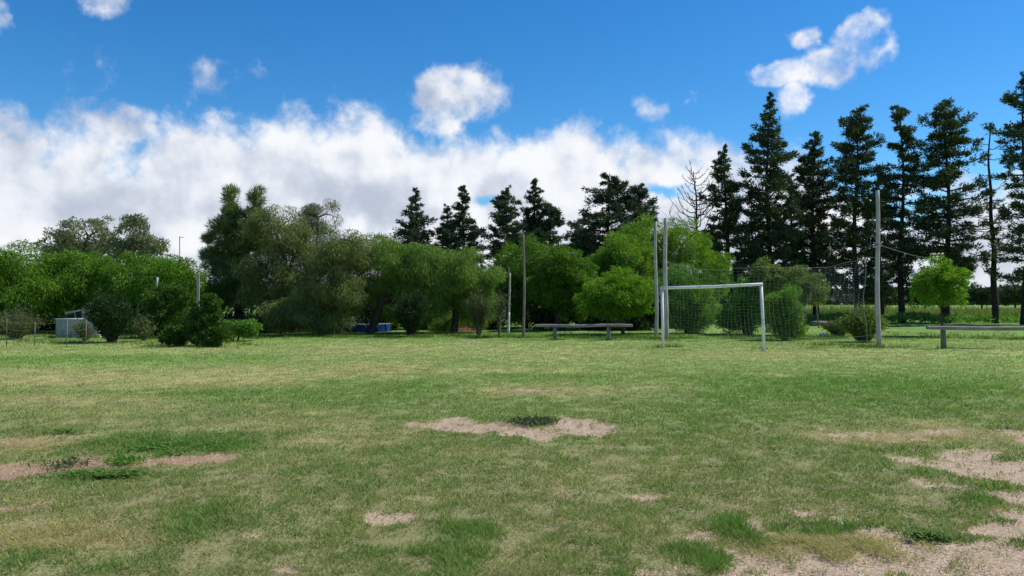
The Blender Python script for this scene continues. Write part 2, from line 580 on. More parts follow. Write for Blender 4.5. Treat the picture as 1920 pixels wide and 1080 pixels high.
BARE = [patch(*p) for p in [
    (900, 797, 105, 12, 1.3), (1065, 800, 95, 17, 1.4), (985, 812, 80, 12, 1.2), (780, 806, 22, 6, .9),
    (310, 860, 135, 15, 1.4), (180, 872, 90, 11, 1.1), (40, 882, 100, 20, 1.1), (55, 832, 90, 13, .7),
    (50, 945, 60, 15, .6), (120, 1000, 150, 26, .75), (720, 972, 42, 13, .95), (490, 998, 26, 8, 0.39),
    (1000, 912, 28, 8, 0.33), (925, 925, 22, 7, 0.33), (1090, 925, 40, 12, 0.28), (1150, 840, 18, 5, 0.17),
    (1650, 812, 110, 15, 1.0), (1560, 800, 70, 8, .6), (1900, 815, 64, 16, 1.5), (1870, 878, 165, 30, 1.6), (1760, 880, 60, 12, .9),
    (1690, 860, 42, 8, .9), (1790, 1040, 210, 56, 1.7), (1520, 1058, 200, 40, 1.7), (1950, 1040, 140, 66, 1.7), (1640, 1064, 190, 42, 1.7),
    (1450, 985, 50, 18, 1.2), (1915, 727, 45, 6, 1.1), (1900, 985, 64, 28, 1.5), (1885, 930, 90, 22, 1.2), (1800, 985, 130, 20, 1.1), (1740, 905, 60, 12, .9), (1585, 965, 60, 10, 0.39), (1720, 950, 45, 12, 0.36),
    (1240, 920, 60, 14, 0.25), (1180, 990, 60, 16, 0.25), (1330, 1000, 40, 14, 0.33), (985, 730, 60, 5, 0.33), (710, 756, 30, 5, 0.28),
    (850, 985, 90, 22, 0.22), (1100, 1040, 120, 26, 0.25), (330, 1060, 60, 20, 0.28), (580, 1060, 60, 16, 0.22), (950, 1055, 60, 18, 0.22), (885, 640, 60, 4, .7),
    (430, 835, 110, 13, 0.25), (100, 785, 90, 8, 0.22)]]
STRAW = [patch(*p) for p in [
    (1580, 1025, 150, 22, 1.2), (120, 1005, 190, 36, 1.0), (330, 706, 520, 20, .9), (760, 692, 330, 14, .7), (120, 752, 320, 20, .6),
    (1000, 730, 220, 12, .6), (1150, 770, 140, 12, .4), (420, 790, 320, 16, .5), (1720, 815, 250, 26, .8), (1560, 760, 90, 6, .4), (500, 830, 150, 14, .5),
    (60, 835, 150, 22, .6), (1350, 700, 300, 8, .35), (1280, 665, 700, 10, .45), (700, 655, 600, 10, .45), (1000, 860, 300, 20, .2), (640, 820, 120, 20, .5)]]
LUSH = [patch(*p) for p in [
    (350, 832, 165, 20, 1.1), (200, 893, 110, 8, .9), (1000, 791, 36, 9, .5), (180, 672, 330, 8, .8), (480, 742, 260, 9, .7), (760, 735, 120, 20, .6),
    (1620, 725, 320, 34, .8), (1400, 990, 45, 28, 1.2), (1600, 995, 95, 14, 1.2), (1745, 1010, 55, 10, 1.5), (1690, 882, 60, 11, .8), (1845, 918, 56, 9, .9),
    (1805, 938, 46, 11, .9), (1330, 1040, 55, 26, 1.0), (870, 1000, 70, 22, .8), (820, 1035, 110, 22, .6), (1790, 845, 50, 6, .6), (1860, 805, 90, 6, .8), (1890, 865, 25, 6, 1.2),
    (300, 985, 160, 26, .6), (1350, 780, 260, 30, .35), (880, 970, 60, 10, .7), (1910, 1015, 45, 8, 1.3), (1850, 975, 34, 9, .9), (1000, 705, 120, 7, .5), (1640, 842, 60, 8, .8), (60, 1060, 60, 20, .5)]]


def field(P, x, y, warp):
    wx = (fbm(x * 1.3, y * 0.9, 4, 3.0) - .5) * warp
    wy = (fbm(x * 1.3, y * 0.9, 4, 8.0) - .5) * warp
    v = np.zeros_like(x)
    for cx, cy, rx, ry, k in P:
        d = np.sqrt(((x + wx * (0.4 + rx) - cx) / rx) ** 2 + ((y + wy * (0.3 + ry) - cy) / ry) ** 2)
        v = np.maximum(v, k * np.clip((1.35 - d) * .95, 0, 1))
    return v


def lawn(x, y):
    """bare, straw, lush in 0..1 on the lawn"""
    x, y = np.asarray(x, float), np.asarray(y, float)
    n_f = fbm(x * 3.1, y * 3.1, 5, 21.0, .6)
    n_m = fbm(x * .7, y * .7, 4, 33.0)
    n_b = fbm(x * 1.6, y * 1.1, 4, 41.0)
    lu = field(LUSH, x, y, .9)
    st = field(STRAW, x, y, .9)
    ba = field(BARE, x, y, 1.1)
    near = np.clip((13 - y) / 6, 0, 1)
    n_s = fbm(x * 7.5, y * 5.5, 3, 51.0, .6)
    spots = near * np.clip((n_s - .60) * 4, 0, 1) * np.clip((n_b - .42) * 5, 0, 1) * .5
    ba = ba + (n_f - .5) * 2.0 * np.clip(ba * 3 + .25, 0, 1) + (n_s - .5) * .9 * np.clip(ba * 3, 0, 1) - lu * .8
    bare = np.clip((np.maximum(ba, spots) - .36) / .26, 0, 1)
    ba_ = ba
    straw = np.clip(st * 1.0 + (n_m - .45) * 1.0 + (n_f - .5) * .9 + np.clip(ba, 0, .5) * .9 + spots * .8 - lu * .8, 0, 1)
    lush = np.clip(lu * .9 + (n_m - .55) * .9, 0, 1)
    return bare, straw, lush, np.clip(st, 0, 1)


SOIL = np.array([0.465, 0.345, 0.240])
SOIL_RED = np.array([0.34, 0.205, 0.125])
STRAWC = np.array([0.41, 0.355, 0.155])
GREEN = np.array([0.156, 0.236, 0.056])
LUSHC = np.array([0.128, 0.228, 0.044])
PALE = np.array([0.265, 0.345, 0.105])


def lawn_colour(x, y, bare, straw, lush, rnd):
    x, y = np.asarray(x, float), np.asarray(y, float)
    far = np.clip((y - 9) / 10, 0, 1)[:, None]              # far half paler: dry mown turf, with its grazing-view paleness put into the colour
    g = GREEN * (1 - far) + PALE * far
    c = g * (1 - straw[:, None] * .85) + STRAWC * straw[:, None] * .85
    unm = np.clip((y - 27.0 - 1.5 * (fbm(x * .4, y * .4, 3, 5.) - .5)) / 2, 0, 1)
    l = np.clip(lush + unm * .75, 0, 1)[:, None]
    c = c * (1 - l) + (LUSHC * (1 + .25 * far)) * l
    return np.clip(c * (0.40 + 1.2 * rnd[:, None]), 0, 1)


def lawn_height(x, y):
    x, y = np.asarray(x, float), np.asarray(y, float)
    m = np.clip((30 - np.abs(y - 8)) / 10, 0, 1) * np.clip((40 - np.abs(x)) / 10, 0, 1)
    return m * ((fbm(x * .35, y * .35, 3, 60.) - .5) * .10 + (fbm(x * 2.2, y * 2.2, 3, 70.) - .5) * .035)


def build_ground():
    t = np.linspace(-1, 1, 281)
    xs = 13 * t + 26 * t ** 3 + 1900 * t ** 15
    ys = np.concatenate([np.linspace(-1500, 0.5, 8), np.geomspace(2.4, 60, 290), np.geomspace(70, 4000, 16)])
    X, Y = np.meshgrid(xs, ys)
    x, y = X.ravel(), Y.ravel()
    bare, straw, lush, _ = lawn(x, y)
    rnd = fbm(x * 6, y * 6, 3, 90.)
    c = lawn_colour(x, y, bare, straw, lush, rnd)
    thatch = np.array([0.285, 0.235, 0.120])
    near = np.clip((14 - y) / 8, 0, 1)[:, None]
    c = c * (1 - .66 * near) + thatch * .66 * near           # dead thatch between the blades
    red = np.clip(np.clip((-x - .9) / 1.6, 0, 1) * 1.3 + (fbm(x * .8, y * .8, 3, 95.) - .6), 0, 1)[:, None] * .7
    soil = SOIL * (1 - red) + SOIL_RED * red
    soil = soil * (.85 + .3 * rnd[:, None])
    b = np.where((y < 33), bare, 0)
    z = lawn_height(x, y) - bare * .018 * (y < 33)
    nx, ny = len(xs), len(ys)
    i = (np.arange(ny - 1)[:, None] * nx + np.arange(nx - 1)[None, :]).ravel()
    faces = np.stack([i, i + 1, i + nx + 1, i + nx], 1)
    m, tt = mat_base('lawn soil')
    a = tt.node('ShaderNodeAttribute', attribute_name='gcol')
    tc = tt.node('ShaderNodeTexCoord')
    n = tt.noise(tc.outputs['Object'], 38, 6, 0.7)
    n2 = tt.noise(tc.outputs['Object'], 7, 4, 0.6)
    sa = tt.node('ShaderNodeAttribute', attribute_name='soilcol')
    ba = tt.node('ShaderNodeAttribute', attribute_name='bare')
    nb = tt.noise(tc.outputs['Object'], 11, 5, 0.65)
    f = tt.math('MULTIPLY_ADD', tt.math('SUBTRACT', nb, 0.5), 1.5, ba.outputs['Fac'])
    f = tt.math('MULTIPLY_ADD', tt.math('SUBTRACT', n, 0.5), 0.9, f)
    f = tt.math('MULTIPLY', tt.maprange(f, 0.15, 0.95), tt.maprange(ba.outputs['Fac'], 0.0, 0.15))
    base = tt.mix(f, a.outputs['Color'], sa.outputs['Color'])
    grit = tt.noise(tc.outputs['Object'], 120, 3, 0.6)
    n4 = tt.maprange(tt.noise(tc.outputs['Object'], 55, 5, 0.75), 0.36, 0.66)
    k = tt.math('MULTIPLY_ADD', n, 0.8, tt.math('MULTIPLY_ADD', n2, 0.35, 0.05))
    k = tt.math('MULTIPLY_ADD', n4, 0.75, k)
    cc = tt.node('ShaderNodeVectorMath', operation='SCALE')
    k = tt.math('MULTIPLY', k, tt.maprange(grit, 0.3, 0.7, 0.78, 1.22))
    tt.l.new(base, cc.inputs[0])
    tt.l.new(k, cc.inputs['Scale'])
    p = principled(tt, cc.outputs[0], 0.95, 0.1, n, 0.6, 0.02)
    out(tt, p.outputs[0])
    col = np.concatenate([c, np.ones((len(c), 1))], 1)
    o = mesh_np('ground', np.stack([x, y, z], 1), faces, m, attrs={'gcol': ('FLOAT_COLOR', col), 'soilcol': ('FLOAT_COLOR', np.concatenate([soil, np.ones((len(c), 1))], 1)), 'bare': ('FLOAT', b)}, smooth=True)
    tag(o, 'worn playing field of mown grass with bare pinkish soil patches', 'ground', kind='structure')


build_ground()


def blades(name, x, y, h, w, col, rng, lean=0.75, label=None, z=None):
    n = len(x)
    az = rng.uniform(0, 2 * np.pi, n)
    la = rng.uniform(0, 2 * np.pi, n)
    ll = h * lean * rng.uniform(.2, 1.2, n)
    if z is None:
        z = lawn_height(x, y) - .004
    bx, by = np.cos(az) * w / 2, np.sin(az) * w / 2
    v = np.empty((n, 3, 3), np.float32)
    v[:, 0] = np.stack([x - bx, y - by, z], 1)
    v[:, 1] = np.stack([x + bx, y + by, z], 1)
    v[:, 2] = np.stack([x + np.cos(la) * ll, y + np.sin(la) * ll, z + h * rng.uniform(.55, 1.0, n)], 1)
    f = np.arange(3 * n).reshape(n, 3)
    c = np.repeat(np.concatenate([col, np.ones((n, 1))], 1), 3, 0)
    o = mesh_np(name, v.reshape(-1, 3), f, M['grass'], attrs={'gcol': ('FLOAT_COLOR', c)})
    tag(o, label, 'grass', kind='stuff')
    return o


def build_grass():
    rng = np.random.default_rng(11)
    # short lawn, thinning out with distance from where it can be told apart
    N = 820000
    d = np.exp(rng.uniform(np.log(3.2), np.log(34), N))
    a = rng.uniform(-.74, .74, N)
    x, y = d * np.sin(a), d * np.cos(a)
    bare, straw, lush, sp = lawn(x, y)
    tuft = np.clip((fbm(x * 7.5, y * 6.5, 3, 120.) - .5) * 1.7 + .5, 0, 1)
    ragged = fbm(x * 13, y * 11, 3, 125., .6) - .5
    thin = np.clip((fbm(x * 5.2, y * 4.0, 4, 44., .6) - .52) * 6.0, 0, 1) * np.clip((fbm(x * 1.1, y * .8, 3, 41.) - .36) * 5, .15, 1)
    be = np.clip((bare + ragged * 2.2 * np.clip(bare * 4, 0, 1) - .22) * 1.15, 0, 1)
    lose = np.clip(be * 1.02 + thin * np.clip((15 - y) / 4, 0, 1) * .85 + np.clip(.34 - tuft, 0, 1) * np.clip((15 - y) / 4, 0, 1) * 1.3 - lush * .4, 0, .993)
    lose = np.where((sp > .45) & (y < 9), np.minimum(lose, 1 - sp * .75 * (tuft > .25)), lose)
    u = rng.uniform(0, 1, N)
    dead = (u <= lose) & (rng.uniform(0, 1, N) < .45 * (1 - be) * np.clip((15 - y) / 4, 0, 1))     # cropped dead stubble where the turf is thin
    keep = (u > lose) | dead
    x, y, d = x[keep], y[keep], d[keep]
    bare, straw, lush, tuft, sp, dead = bare[keep], straw[keep], lush[keep], tuft[keep], sp[keep], dead[keep]
    straw = np.where((sp > .45) & (y < 9), np.maximum(straw, sp), straw)
    n = len(x)
    far = np.clip((y - 9) / 10, 0, 1)
    h = (.016 + .042 * tuft + .040 * lush * tuft * 1.6 * (1 - far * .6)) * rng.uniform(.6, 1.3, n) * (1 - .35 * straw)
    w = .0056 * (np.maximum(d, 4.5) / 4.5) ** .85 * rng.uniform(.7, 1.3, n)
    rnd = rng.uniform(0, 1, n)
    dry = np.clip(straw + (rng.uniform(0, 1, n) < .12) * .7, 0, 1)
    h = np.where(dead, h * .45, h)
    dry = np.where(dead, 1.0, dry)
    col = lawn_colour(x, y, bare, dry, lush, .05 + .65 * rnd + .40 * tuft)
    blades('grass', x, y, h, w, col, rng, 1.1, 'short mown field grass, green with dry straw mixed in')
    # flattened dry straw lying in two places on the worn ground
    P = []
    for px, py, rx, ry, m in ((1575, 1030, 190, 26, 9000), (1500, 1012, 130, 12, 3000), (110, 1010, 170, 34, 8000), (1750, 825, 200, 16, 3500), (60, 838, 130, 10, 2000)):
        cx, cy, ex, ey, _ = patch(px, py, rx, ry)
        P.append((cx + rng.normal(0, ex * .45, m), cy + rng.normal(0, ey * .45, m)))
    x = np.concatenate([p[0] for p in P])
    y = np.concatenate([p[1] for p in P])
    k = rng.uniform(0, 1, len(x)) < np.clip((fbm(x * 6, y * 5, 3, 170.) - .33) * 3.5, 0, 1)
    x, y = x[k], y[k]
    n = len(x)
    r = rng.uniform(0, 1, n)[:, None]
    c = np.array([.56, .48, .22]) * (1 - r) + np.array([.44, .42, .15]) * r
    c = c * rng.uniform(.6, 1.2, n)[:, None]
    blades('dry_grass', x, y, rng.uniform(.012, .035, n), rng.uniform(.004, .007, n), c, rng, 2.6, 'flattened yellow straw lying on the worn ground', z=lawn_height(x, y) + .002)
    # unmown fringe along the far side and round the posts
    P = []
    for _ in range(1):
        m = 60000
        fx = rng.uniform(-26, 26, m)
        fy = 28.6 + 2.2 * (fbm(fx * .25, fx * 0, 3, 7.) - .5) * 2 + rng.exponential(1.6, m)
        P.append((fx, fy))
    spots = [(1225, 638, 45, 500), (1262, 640, 40, 300), (1250, 652, 40, 300), (1440, 655, 30, 200), (1650, 651, 60, 900), (1560, 648, 110, 900), (1041, 638, 22, 300), (1141, 638, 22, 300),
             (1781, 655, 20, 200), (981, 633, 15, 200), (390, 651, 60, 900), (320, 651, 60, 800), (240, 645, 60, 600), (770, 632, 60, 800), (430, 646, 70, 900), (900, 632, 60, 500), (60, 640, 90, 900),
             (1180, 628, 40, 500), (140, 643, 80, 600)]
    for px, py, r, m in spots:
        gx, gy = gpt(px, py)
        s = r * gy / F
        P.append((gx + rng.normal(0, s * .5, m), gy + rng.normal(0, s * .35, m)))
    x = np.concatenate([p[0] for p in P])
    y = np.concatenate([p[1] for p in P])
    n = len(x)
    tuft = fbm(x * 1.7, y * 1.7, 3, 140.)
    k = rng.uniform(0, 1, n) < np.clip((tuft - .3) * 2.2, .05, 1)
    x, y, tuft = x[k], y[k], tuft[k]
    n = len(x)
    h = rng.uniform(.05, .16, n) * (.35 + 1.3 * tuft)
    rnd = rng.uniform(0, 1, n)
    g = np.array([0.085, 0.175, 0.022]) * (1 - rnd[:, None] * .5) + np.array([0.20, 0.25, 0.06]) * rnd[:, None] * .5
    dead = rng.uniform(0, 1, n)[:, None] < .1
    g = np.where(dead, np.array([.36, .31, .16]), g)
    blades('tall_grass', x, y, h, rng.uniform(.012, .028, n), g, rng, .6, 'longer unmown grass fringing the field below the trees')
    # rank pasture beyond the row of tall conifers
    m = 42000
    x = rng.uniform(10, 75, m)
    y = 54 + rng.exponential(16, m)
    rnd = fbm(x * .12, y * .3, 3, 150.)
    r2 = rng.uniform(0, 1, m)
    c = np.array([.10, .17, .028]) * (1 - rnd[:, None]) + np.array([.27, .27, .10]) * rnd[:, None]
    c = c * (.7 + .6 * r2[:, None])
    blades('meadow_grass', x, y, (.25 + 1.0 * fbm(x * .35, y * .2, 3, 160.)) * rng.uniform(.5, 1.1, m), rng.uniform(.04, .10, m), c, rng, .5, 'tall pasture grass beyond the dark conifer row', z=np.zeros(m))

    # clover growing by the long bare strip
    P = []
    for px, py, rx, ry, m in ((325, 835, 110, 16, 5200), (200, 893, 80, 7, 1800), (130, 812, 70, 5, 700), (1740, 1012, 40, 6, 500)):
        cx, cy, ex, ey, _ = patch(px, py, rx, ry)
        P.append((cx + rng.normal(0, ex * .5, m), cy + rng.normal(0, ey * .5, m)))
    x = np.concatenate([p[0] for p in P])
    y = np.concatenate([p[1] for p in P])
    k = rng.uniform(0, 1, len(x)) < np.clip((fbm(x * 4, y * 3, 3, 180.) - .36) * 4, 0, 1)
    x, y = x[k], y[k]
    n = len(x)
    z = lawn_height(x, y) + rng.uniform(.02, .05, n)
    a = rng.uniform(0, 6.283, n)
    r = rng.uniform(.011, .019, n)
    v = np.empty((n, 3, 3))
    for i in range(3):
        v[:, i] = np.stack([x + r * np.cos(a + 2.09 * i), y + r * np.sin(a + 2.09 * i), z + rng.normal(0, .006, n)], 1)
    q = rng.uniform(.65, 1.25, n)[:, None]
    c = np.repeat(np.concatenate([np.array([.135, .25, .05]) * q, np.ones((n, 1))], 1), 3, 0)
    o = mesh_np('clover', v.reshape(-1, 3), np.arange(3 * n).reshape(n, 3), M['grass'], attrs={'gcol': ('FLOAT_COLOR', c)})
    tag(o, 'bright green clover carpet beside the long bare strip', 'clover', kind='stuff')
    # grit and crumbs of soil on the bare ground
    m = 60000
    d = np.exp(rng.uniform(np.log(3.4), np.log(11), m))
    a = rng.uniform(-.72, .72, m)
    x, y = d * np.sin(a), d * np.cos(a)
    b = lawn(x, y)[0]
    k = (b > .55) & (rng.uniform(0, 1, m) < .35)
    x, y = x[k], y[k]
    n = len(x)
    r = rng.uniform(.003, .009, n) * (1 + (rng.uniform(0, 1, n) < .06) * 1.2)
    a = rng.uniform(0, 6.283, n)
    z = lawn_height(x, y) - .018
    v = np.empty((n, 4, 3))
    for i in range(3):
        v[:, i] = np.stack([x + r * np.cos(a + 2.09 * i), y + r * np.sin(a + 2.09 * i), z - .002], 1)
    v[:, 3] = np.stack([x + r * .3 * np.cos(a), y + r * .3 * np.sin(a), z + r * rng.uniform(.6, 1.2, n)], 1)
    i0 = np.arange(n)[:, None] * 4
    f = np.concatenate([i0 + np.array([[0, 1, 3]]), i0 + np.array([[1, 2, 3]]), i0 + np.array([[2, 0, 3]])])
    q = rng.uniform(.65, 1.2, n)[:, None]
    c = np.repeat(np.concatenate([np.array([.44, .345, .26]) * q, np.ones((n, 1))], 1), 4, 0)
    o = mesh_np('gravel', v.reshape(-1, 3), f, M['grit'], attrs={'gcol': ('FLOAT_COLOR', c)})
    tag(o, 'grit and crumbs of soil on the bare worn ground', 'gravel', kind='stuff')


build_grass()

# ------------------------------------------------------------------ foliage


def leaf_mesh(name, P, D, L, W, mat, root, rng, curl=.12, rnd=None):
    n = len(P)
    D = unit(D)
    side = unit(np.cross(D, rng.normal(size=(n, 3))))
    nr = np.cross(side, D)
    L = np.asarray(L).reshape(-1, 1) * np.ones((n, 1))
    W = np.asarray(W).reshape(-1, 1) * np.ones((n, 1))
    v = np.empty((n, 3, 3))
    v[:, 0] = P - side * W / 2
    v[:, 1] = P + side * W / 2
    v[:, 2] = P + D * L + nr * L * curl
    v[:, :, 2] = np.maximum(v[:, :, 2], .01)
    v -= np.array(root.location)
    if rnd is None:
        rnd = rng.uniform(0, 1, n)
    return mesh_np(name, v.reshape(-1, 3), np.arange(3 * n).reshape(n, 3), mat, root, {'rnd': ('FLOAT', np.repeat(rnd, 3))})


def crown_points(blobs, rng, n_leaves, clump_r, density=2.4, inner=.12, zcut=-.75, flat=.75, relief=.52):
    """blobs: (cx,cy,cz,rx,ry,rz). Leaves gather in clumps spread over the shells of the blobs."""
    areas = np.array([(b[3] * b[5] + b[3] * b[4] + b[4] * b[5]) for b in blobs])
    w = areas / areas.sum()
    P, O = [], []
    for b, wi in zip(blobs, w):
        c, r = np.array(b[:3]), np.maximum(np.array(b[3:6]) - .55 * clump_r, np.array(b[3:6]) * .45)
        nc = max(6, int(density * areas.max() * 0 + density * (b[3] * b[5] + b[3] * b[4] + b[4] * b[5]) / (clump_r ** 2)))
        d = unit(rng.normal(size=(nc * 2, 3)))
        d = d[d[:, 2] > zcut][:nc]
        nc = len(d)
        rf = 1 - relief * rng.uniform(0, 1, nc) ** 1.3
        rf *= 1 + .16 * np.sin(d[:, 0] * 5 + b[0] * 3) * np.cos(d[:, 2] * 6 + b[1]) + rng.normal(0, .05, nc)
        cc = c + d * r * rf[:, None]
        nl = int(n_leaves * wi)
        n_in = int(nl * inner)
        ns = nl - n_in
        size = rng.uniform(.6, 1.35, nc)
        idx = rng.choice(nc, ns, p=size ** 2 / (size ** 2).sum())
        d2 = unit(rng.normal(size=(ns, 3)))
        d2 = unit(d2 + d[idx] * .45)
        rr = rng.uniform(0, 1, ns) ** .45
        p = cc[idx] + d2 * (rr * clump_r * size[idx])[:, None] * np.array([1, 1, flat])
        P.append(p)
        O.append(unit(d[idx] * .5 + d2 * .7))
        d3 = unit(rng.normal(size=(n_in, 3)))
        P.append(c + d3 * r * (.8 * rng.uniform(0, 1, n_in) ** .4)[:, None])
        O.append(d3)
    P, O = np.concatenate(P), np.concatenate(O)
    k = P[:, 2] > .04
    return P[k], O[k]


STYLE = {  # leaf length, width, outward, random, downward, clump radius
    'feather': (.17, .052, .7, .7, .35, .52),
    'locust': (.22, .065, .6, .6, .55, .58),
    'willow': (.19, .034, .35, .55, .75, .50),
    'broad': (.15, .085, .6, .9, .15, .34),
    'small': (.10, .050, .8, .8, .0, .22),
    'casuarina': (.30, .040, .8, .45, -.35, .36),
    'shoot': (.17, .060, .75, .55, -.40, .30),
    'khaki': (.30, .13, .7, .8, .0, .55),
}


def pblob(px, py, rx, ry, Y, dy=0.0, dep=.85):
    x, y, z = at(px, py, Y + dy)
    s = (Y + dy) / F
    return (x, y, z, rx * s, rx * s * dep, ry * s)


def limb(mb, a, b, r0, r1, rng, sag=.12, n=5, sides=5):
    a, b = Vector(a), Vector(b)
    pts, rad = [], []
    L = (b - a).length
    off = Vector(rng.normal(0, .05 * L, 3))
    for i in range(n):
        u = i / (n - 1)
        p = a.lerp(b, u) + off * math.sin(math.pi * u) + Vector((0, 0, sag * L * math.sin(math.pi * u)))
        pts.append(p)
        rad.append(r0 + (r1 - r0) * u)
    mb.tube(pts, rad, sides, cap=False)


def tree(name, label, cat, base_px, Y, blobs, style, mat, n, group=None, seed=1, trunk_r=.12, bark='bark', stems=1, lscale=1.0, dep=.85, nlimb=14, inner=.18, zcut=-.75, dens=1.45, clump=None, relief=.52):
    """blobs: (px,py,rx,ry[,dy]) seen from the camera's place at depth Y"""
    rng = np.random.default_rng(seed)
    bx = at(base_px, 600, Y)[0]
    root = empty(name, (bx, Y, 0), label, cat, group)
    B = [pblob(b[0], b[1], b[2], b[3], Y, b[4] if len(b) > 4 else 0, dep) for b in blobs]
    L, W, o_, r_, d_, cr = STYLE[style]
    cr = (clump or cr)
    P, O = crown_points(B, rng, int(n * 1.95), cr, dens, inner, zcut, relief=relief)
    D = O * o_ + unit(rng.normal(size=P.shape)) * r_ + np.array([0, 0, -d_])
    sz = rng.uniform(.65, 1.3, len(P)) * lscale * .74
    leaf_mesh('crown', P, D, L * sz, W * sz * 1.05, M[mat], root, rng)
    mb = MB()
    top = max(b[2] for b in B)
    cxm = sum(b[0] for b in B) / len(B)
    for s in range(stems):
        sp_ = min(.10, .12 * B[0][3])
        off = Vector((rng.normal(0, sp_), rng.normal(0, sp_), 0)) if stems > 1 else Vector((0, 0, 0))
        foot = Vector((bx, Y, -.1)) + off
        fork = Vector((bx * .6 + cxm * .4 + off.x * 1.4, Y + off.y * 1.4, max(min(.5, top * .5), min(top * .45, 1.6))))
        limb(mb, foot, fork, trunk_r * 1.2, trunk_r * .85, rng, 0.0, 5, 8)
        for b in B:
            mid = Vector(b[:3])
            limb(mb, fork, mid, trunk_r * .7, trunk_r * .35, rng, .05)
            for k in range(max(2, nlimb // len(B))):
                dd = unit(rng.normal(size=(1, 3)))[0]
                dd[2] = abs(dd[2]) * .8
                limb(mb, mid, mid + Vector(dd * np.array(b[3:6]) * .85), trunk_r * .35, trunk_r * .08, rng, .05)
    mb.build('trunk', M[bark], root, True)
    return root


def conifer(label, base_px, Y, prof, seed, mat='conifer', group=None, crown_from=None, trunk_px=12, nb=8.0, clumps=7, per=26, cmul=1.0, wmul=1.0, name='conifer_tree', leaf=(.24, .075), lean=0.0, leaders=(), gap=.0):
    """prof: (py, half width px) from the tip downwards"""
    rng = np.random.default_rng(seed)
    s = Y / F
    bx = at(base_px, 600, Y)[0]
    root = empty(name, (bx, Y, 0), label, 'tree', group)
    zs = [at(base_px, p[0], Y)[2] for p in prof]
    rs = [p[1] * s for p in prof]
    H = zs[0]
    zlow = zs[-1] if crown_from is None else at(base_px, crown_from, Y)[2]
    wood = MB()
    tr = trunk_px * s / 2

    def axis(z):
        u = max(0, min(1, z / H))
        return Vector((bx + lean * u * H + .10 * math.sin(z * .5 + seed), Y + .08 * math.cos(z * .6 + seed), z))
    tp = [axis(-.1)] + [axis(H * i / 12) for i in range(1, 13)]
    wood.tube(tp, [max(.02, tr * (1 - .93 * (i / 12)) * (1.25 if i == 0 else 1)) for i in range(13)], 8, cap=False)
    P, D, SZ = [], [], []
    nbr = int(1.2 * nb * (H - zlow))
    zz = zlow + (H - zlow) * (rng.permutation(nbr) + rng.uniform(0, 1, nbr)) / nbr
    # whorls: branches gather near certain heights
    wh = .62
    zz = zz * .80 + (np.round(zz / wh) * wh + rng.normal(0, .08, nbr)) * .20
    ang = rng.uniform(0, 2 * np.pi, nbr)
    for z, a in zip(zz, ang):
        if z > H - .05 or z < .4:
            continue
        if rng.uniform() < gap * (1 - (z - zlow) / (H - zlow)):
            continue
        R0 = float(np.interp(-z, [-q for q in zs], rs))
        R0 *= wmul * (rng.uniform(.45, 1.10) if rng.uniform() > .22 else rng.uniform(1.05, 1.42))
        if R0 < .05:
            R0 = .05
        o = axis(z)
        dirv = Vector((math.cos(a), math.sin(a), 0))
        rise = rng.uniform(.02, .42)
        droop = rng.uniform(.12, .38)
        tipup = rng.uniform(.12, .42)
        pts = []
        for i in range(6):
            u = i / 5
            zoff = R0 * (rise * u - droop * u * u + tipup * u ** 5) + (0.12 * u if R0 < .6 else 0)
            pts.append(o + dirv * (R0 * u) + Vector((0, 0, zoff)))
        wood.tube(pts[:5], [max(.008, .018 + .02 * R0 * (1 - i / 4)) for i in range(5)], 4, cap=False)
        nc = max(3, int(clumps * (.45 + R0 / 1.6)))
        for k in range(nc):
            u = 1 - .78 * (rng.uniform() ** 1.25) if R0 > .5 else rng.uniform(.1, 1)
            i = min(4, int(u * 5))
            p = pts[i].lerp(pts[i + 1], u * 5 - i)
            lat = Vector((-dirv.y, dirv.x, 0)) * rng.normal(0, .20 * R0 * (1.05 - .6 * u) + .03)
            c = np.array(p + lat) + np.array([0, 0, rng.normal(0, .05)])
            m = int(per * 1.15 * rng.uniform(.6, 1.3))
            cs = cmul * rng.uniform(.15, .32) * (0.72 + .30 * min(R0, 1.7)) * min(1, .38 + R0 * .75)
            q = c + unit(rng.normal(size=(m, 3))) * (rng.uniform(0, 1, m) ** .5)[:, None] * cs * np.array([1, 1, .7])
            P.append(q)
            SZ.append(np.full(m, min(1, .5 + R0 * .6)))
            dv = np.array(dirv) * .7 + unit((q - c) + 1e-6) * .6 + unit(rng.normal(size=(m, 3))) * .6 + np.array([0, 0, .35])
            D.append(dv)
    # leading shoots at the tip
    for lx, lz, ll in [(0, 0, .9)] + list(leaders):
        o = axis(H - ll - lz)
        m = int(90 * ll)
        u = rng.uniform(0, 1, m)
        q = np.array([o.x + lx, o.y, o.z]) + np.stack([rng.normal(0, .08, m) * (1.2 - u), rng.normal(0, .08, m) * (1.2 - u), u * ll], 1)
        P.append(q)
        SZ.append(np.full(m, .55))
        D.append(unit(rng.normal(size=(m, 3))) * .7 + np.array([0, 0, .6]))
    P, D, SZ = np.concatenate(P), np.concatenate(D), np.concatenate(SZ)
    k = P[:, 2] > .3
    P, D = P[k], D[k]
    sz = rng.uniform(.7, 1.3, len(P)) * SZ[k]
    leaf_mesh('crown', P, D, leaf[0] * sz * .82, leaf[1] * sz, M[mat], root, rng)
    wood.build('trunk', M['bark_dark'], root, True)
    return root


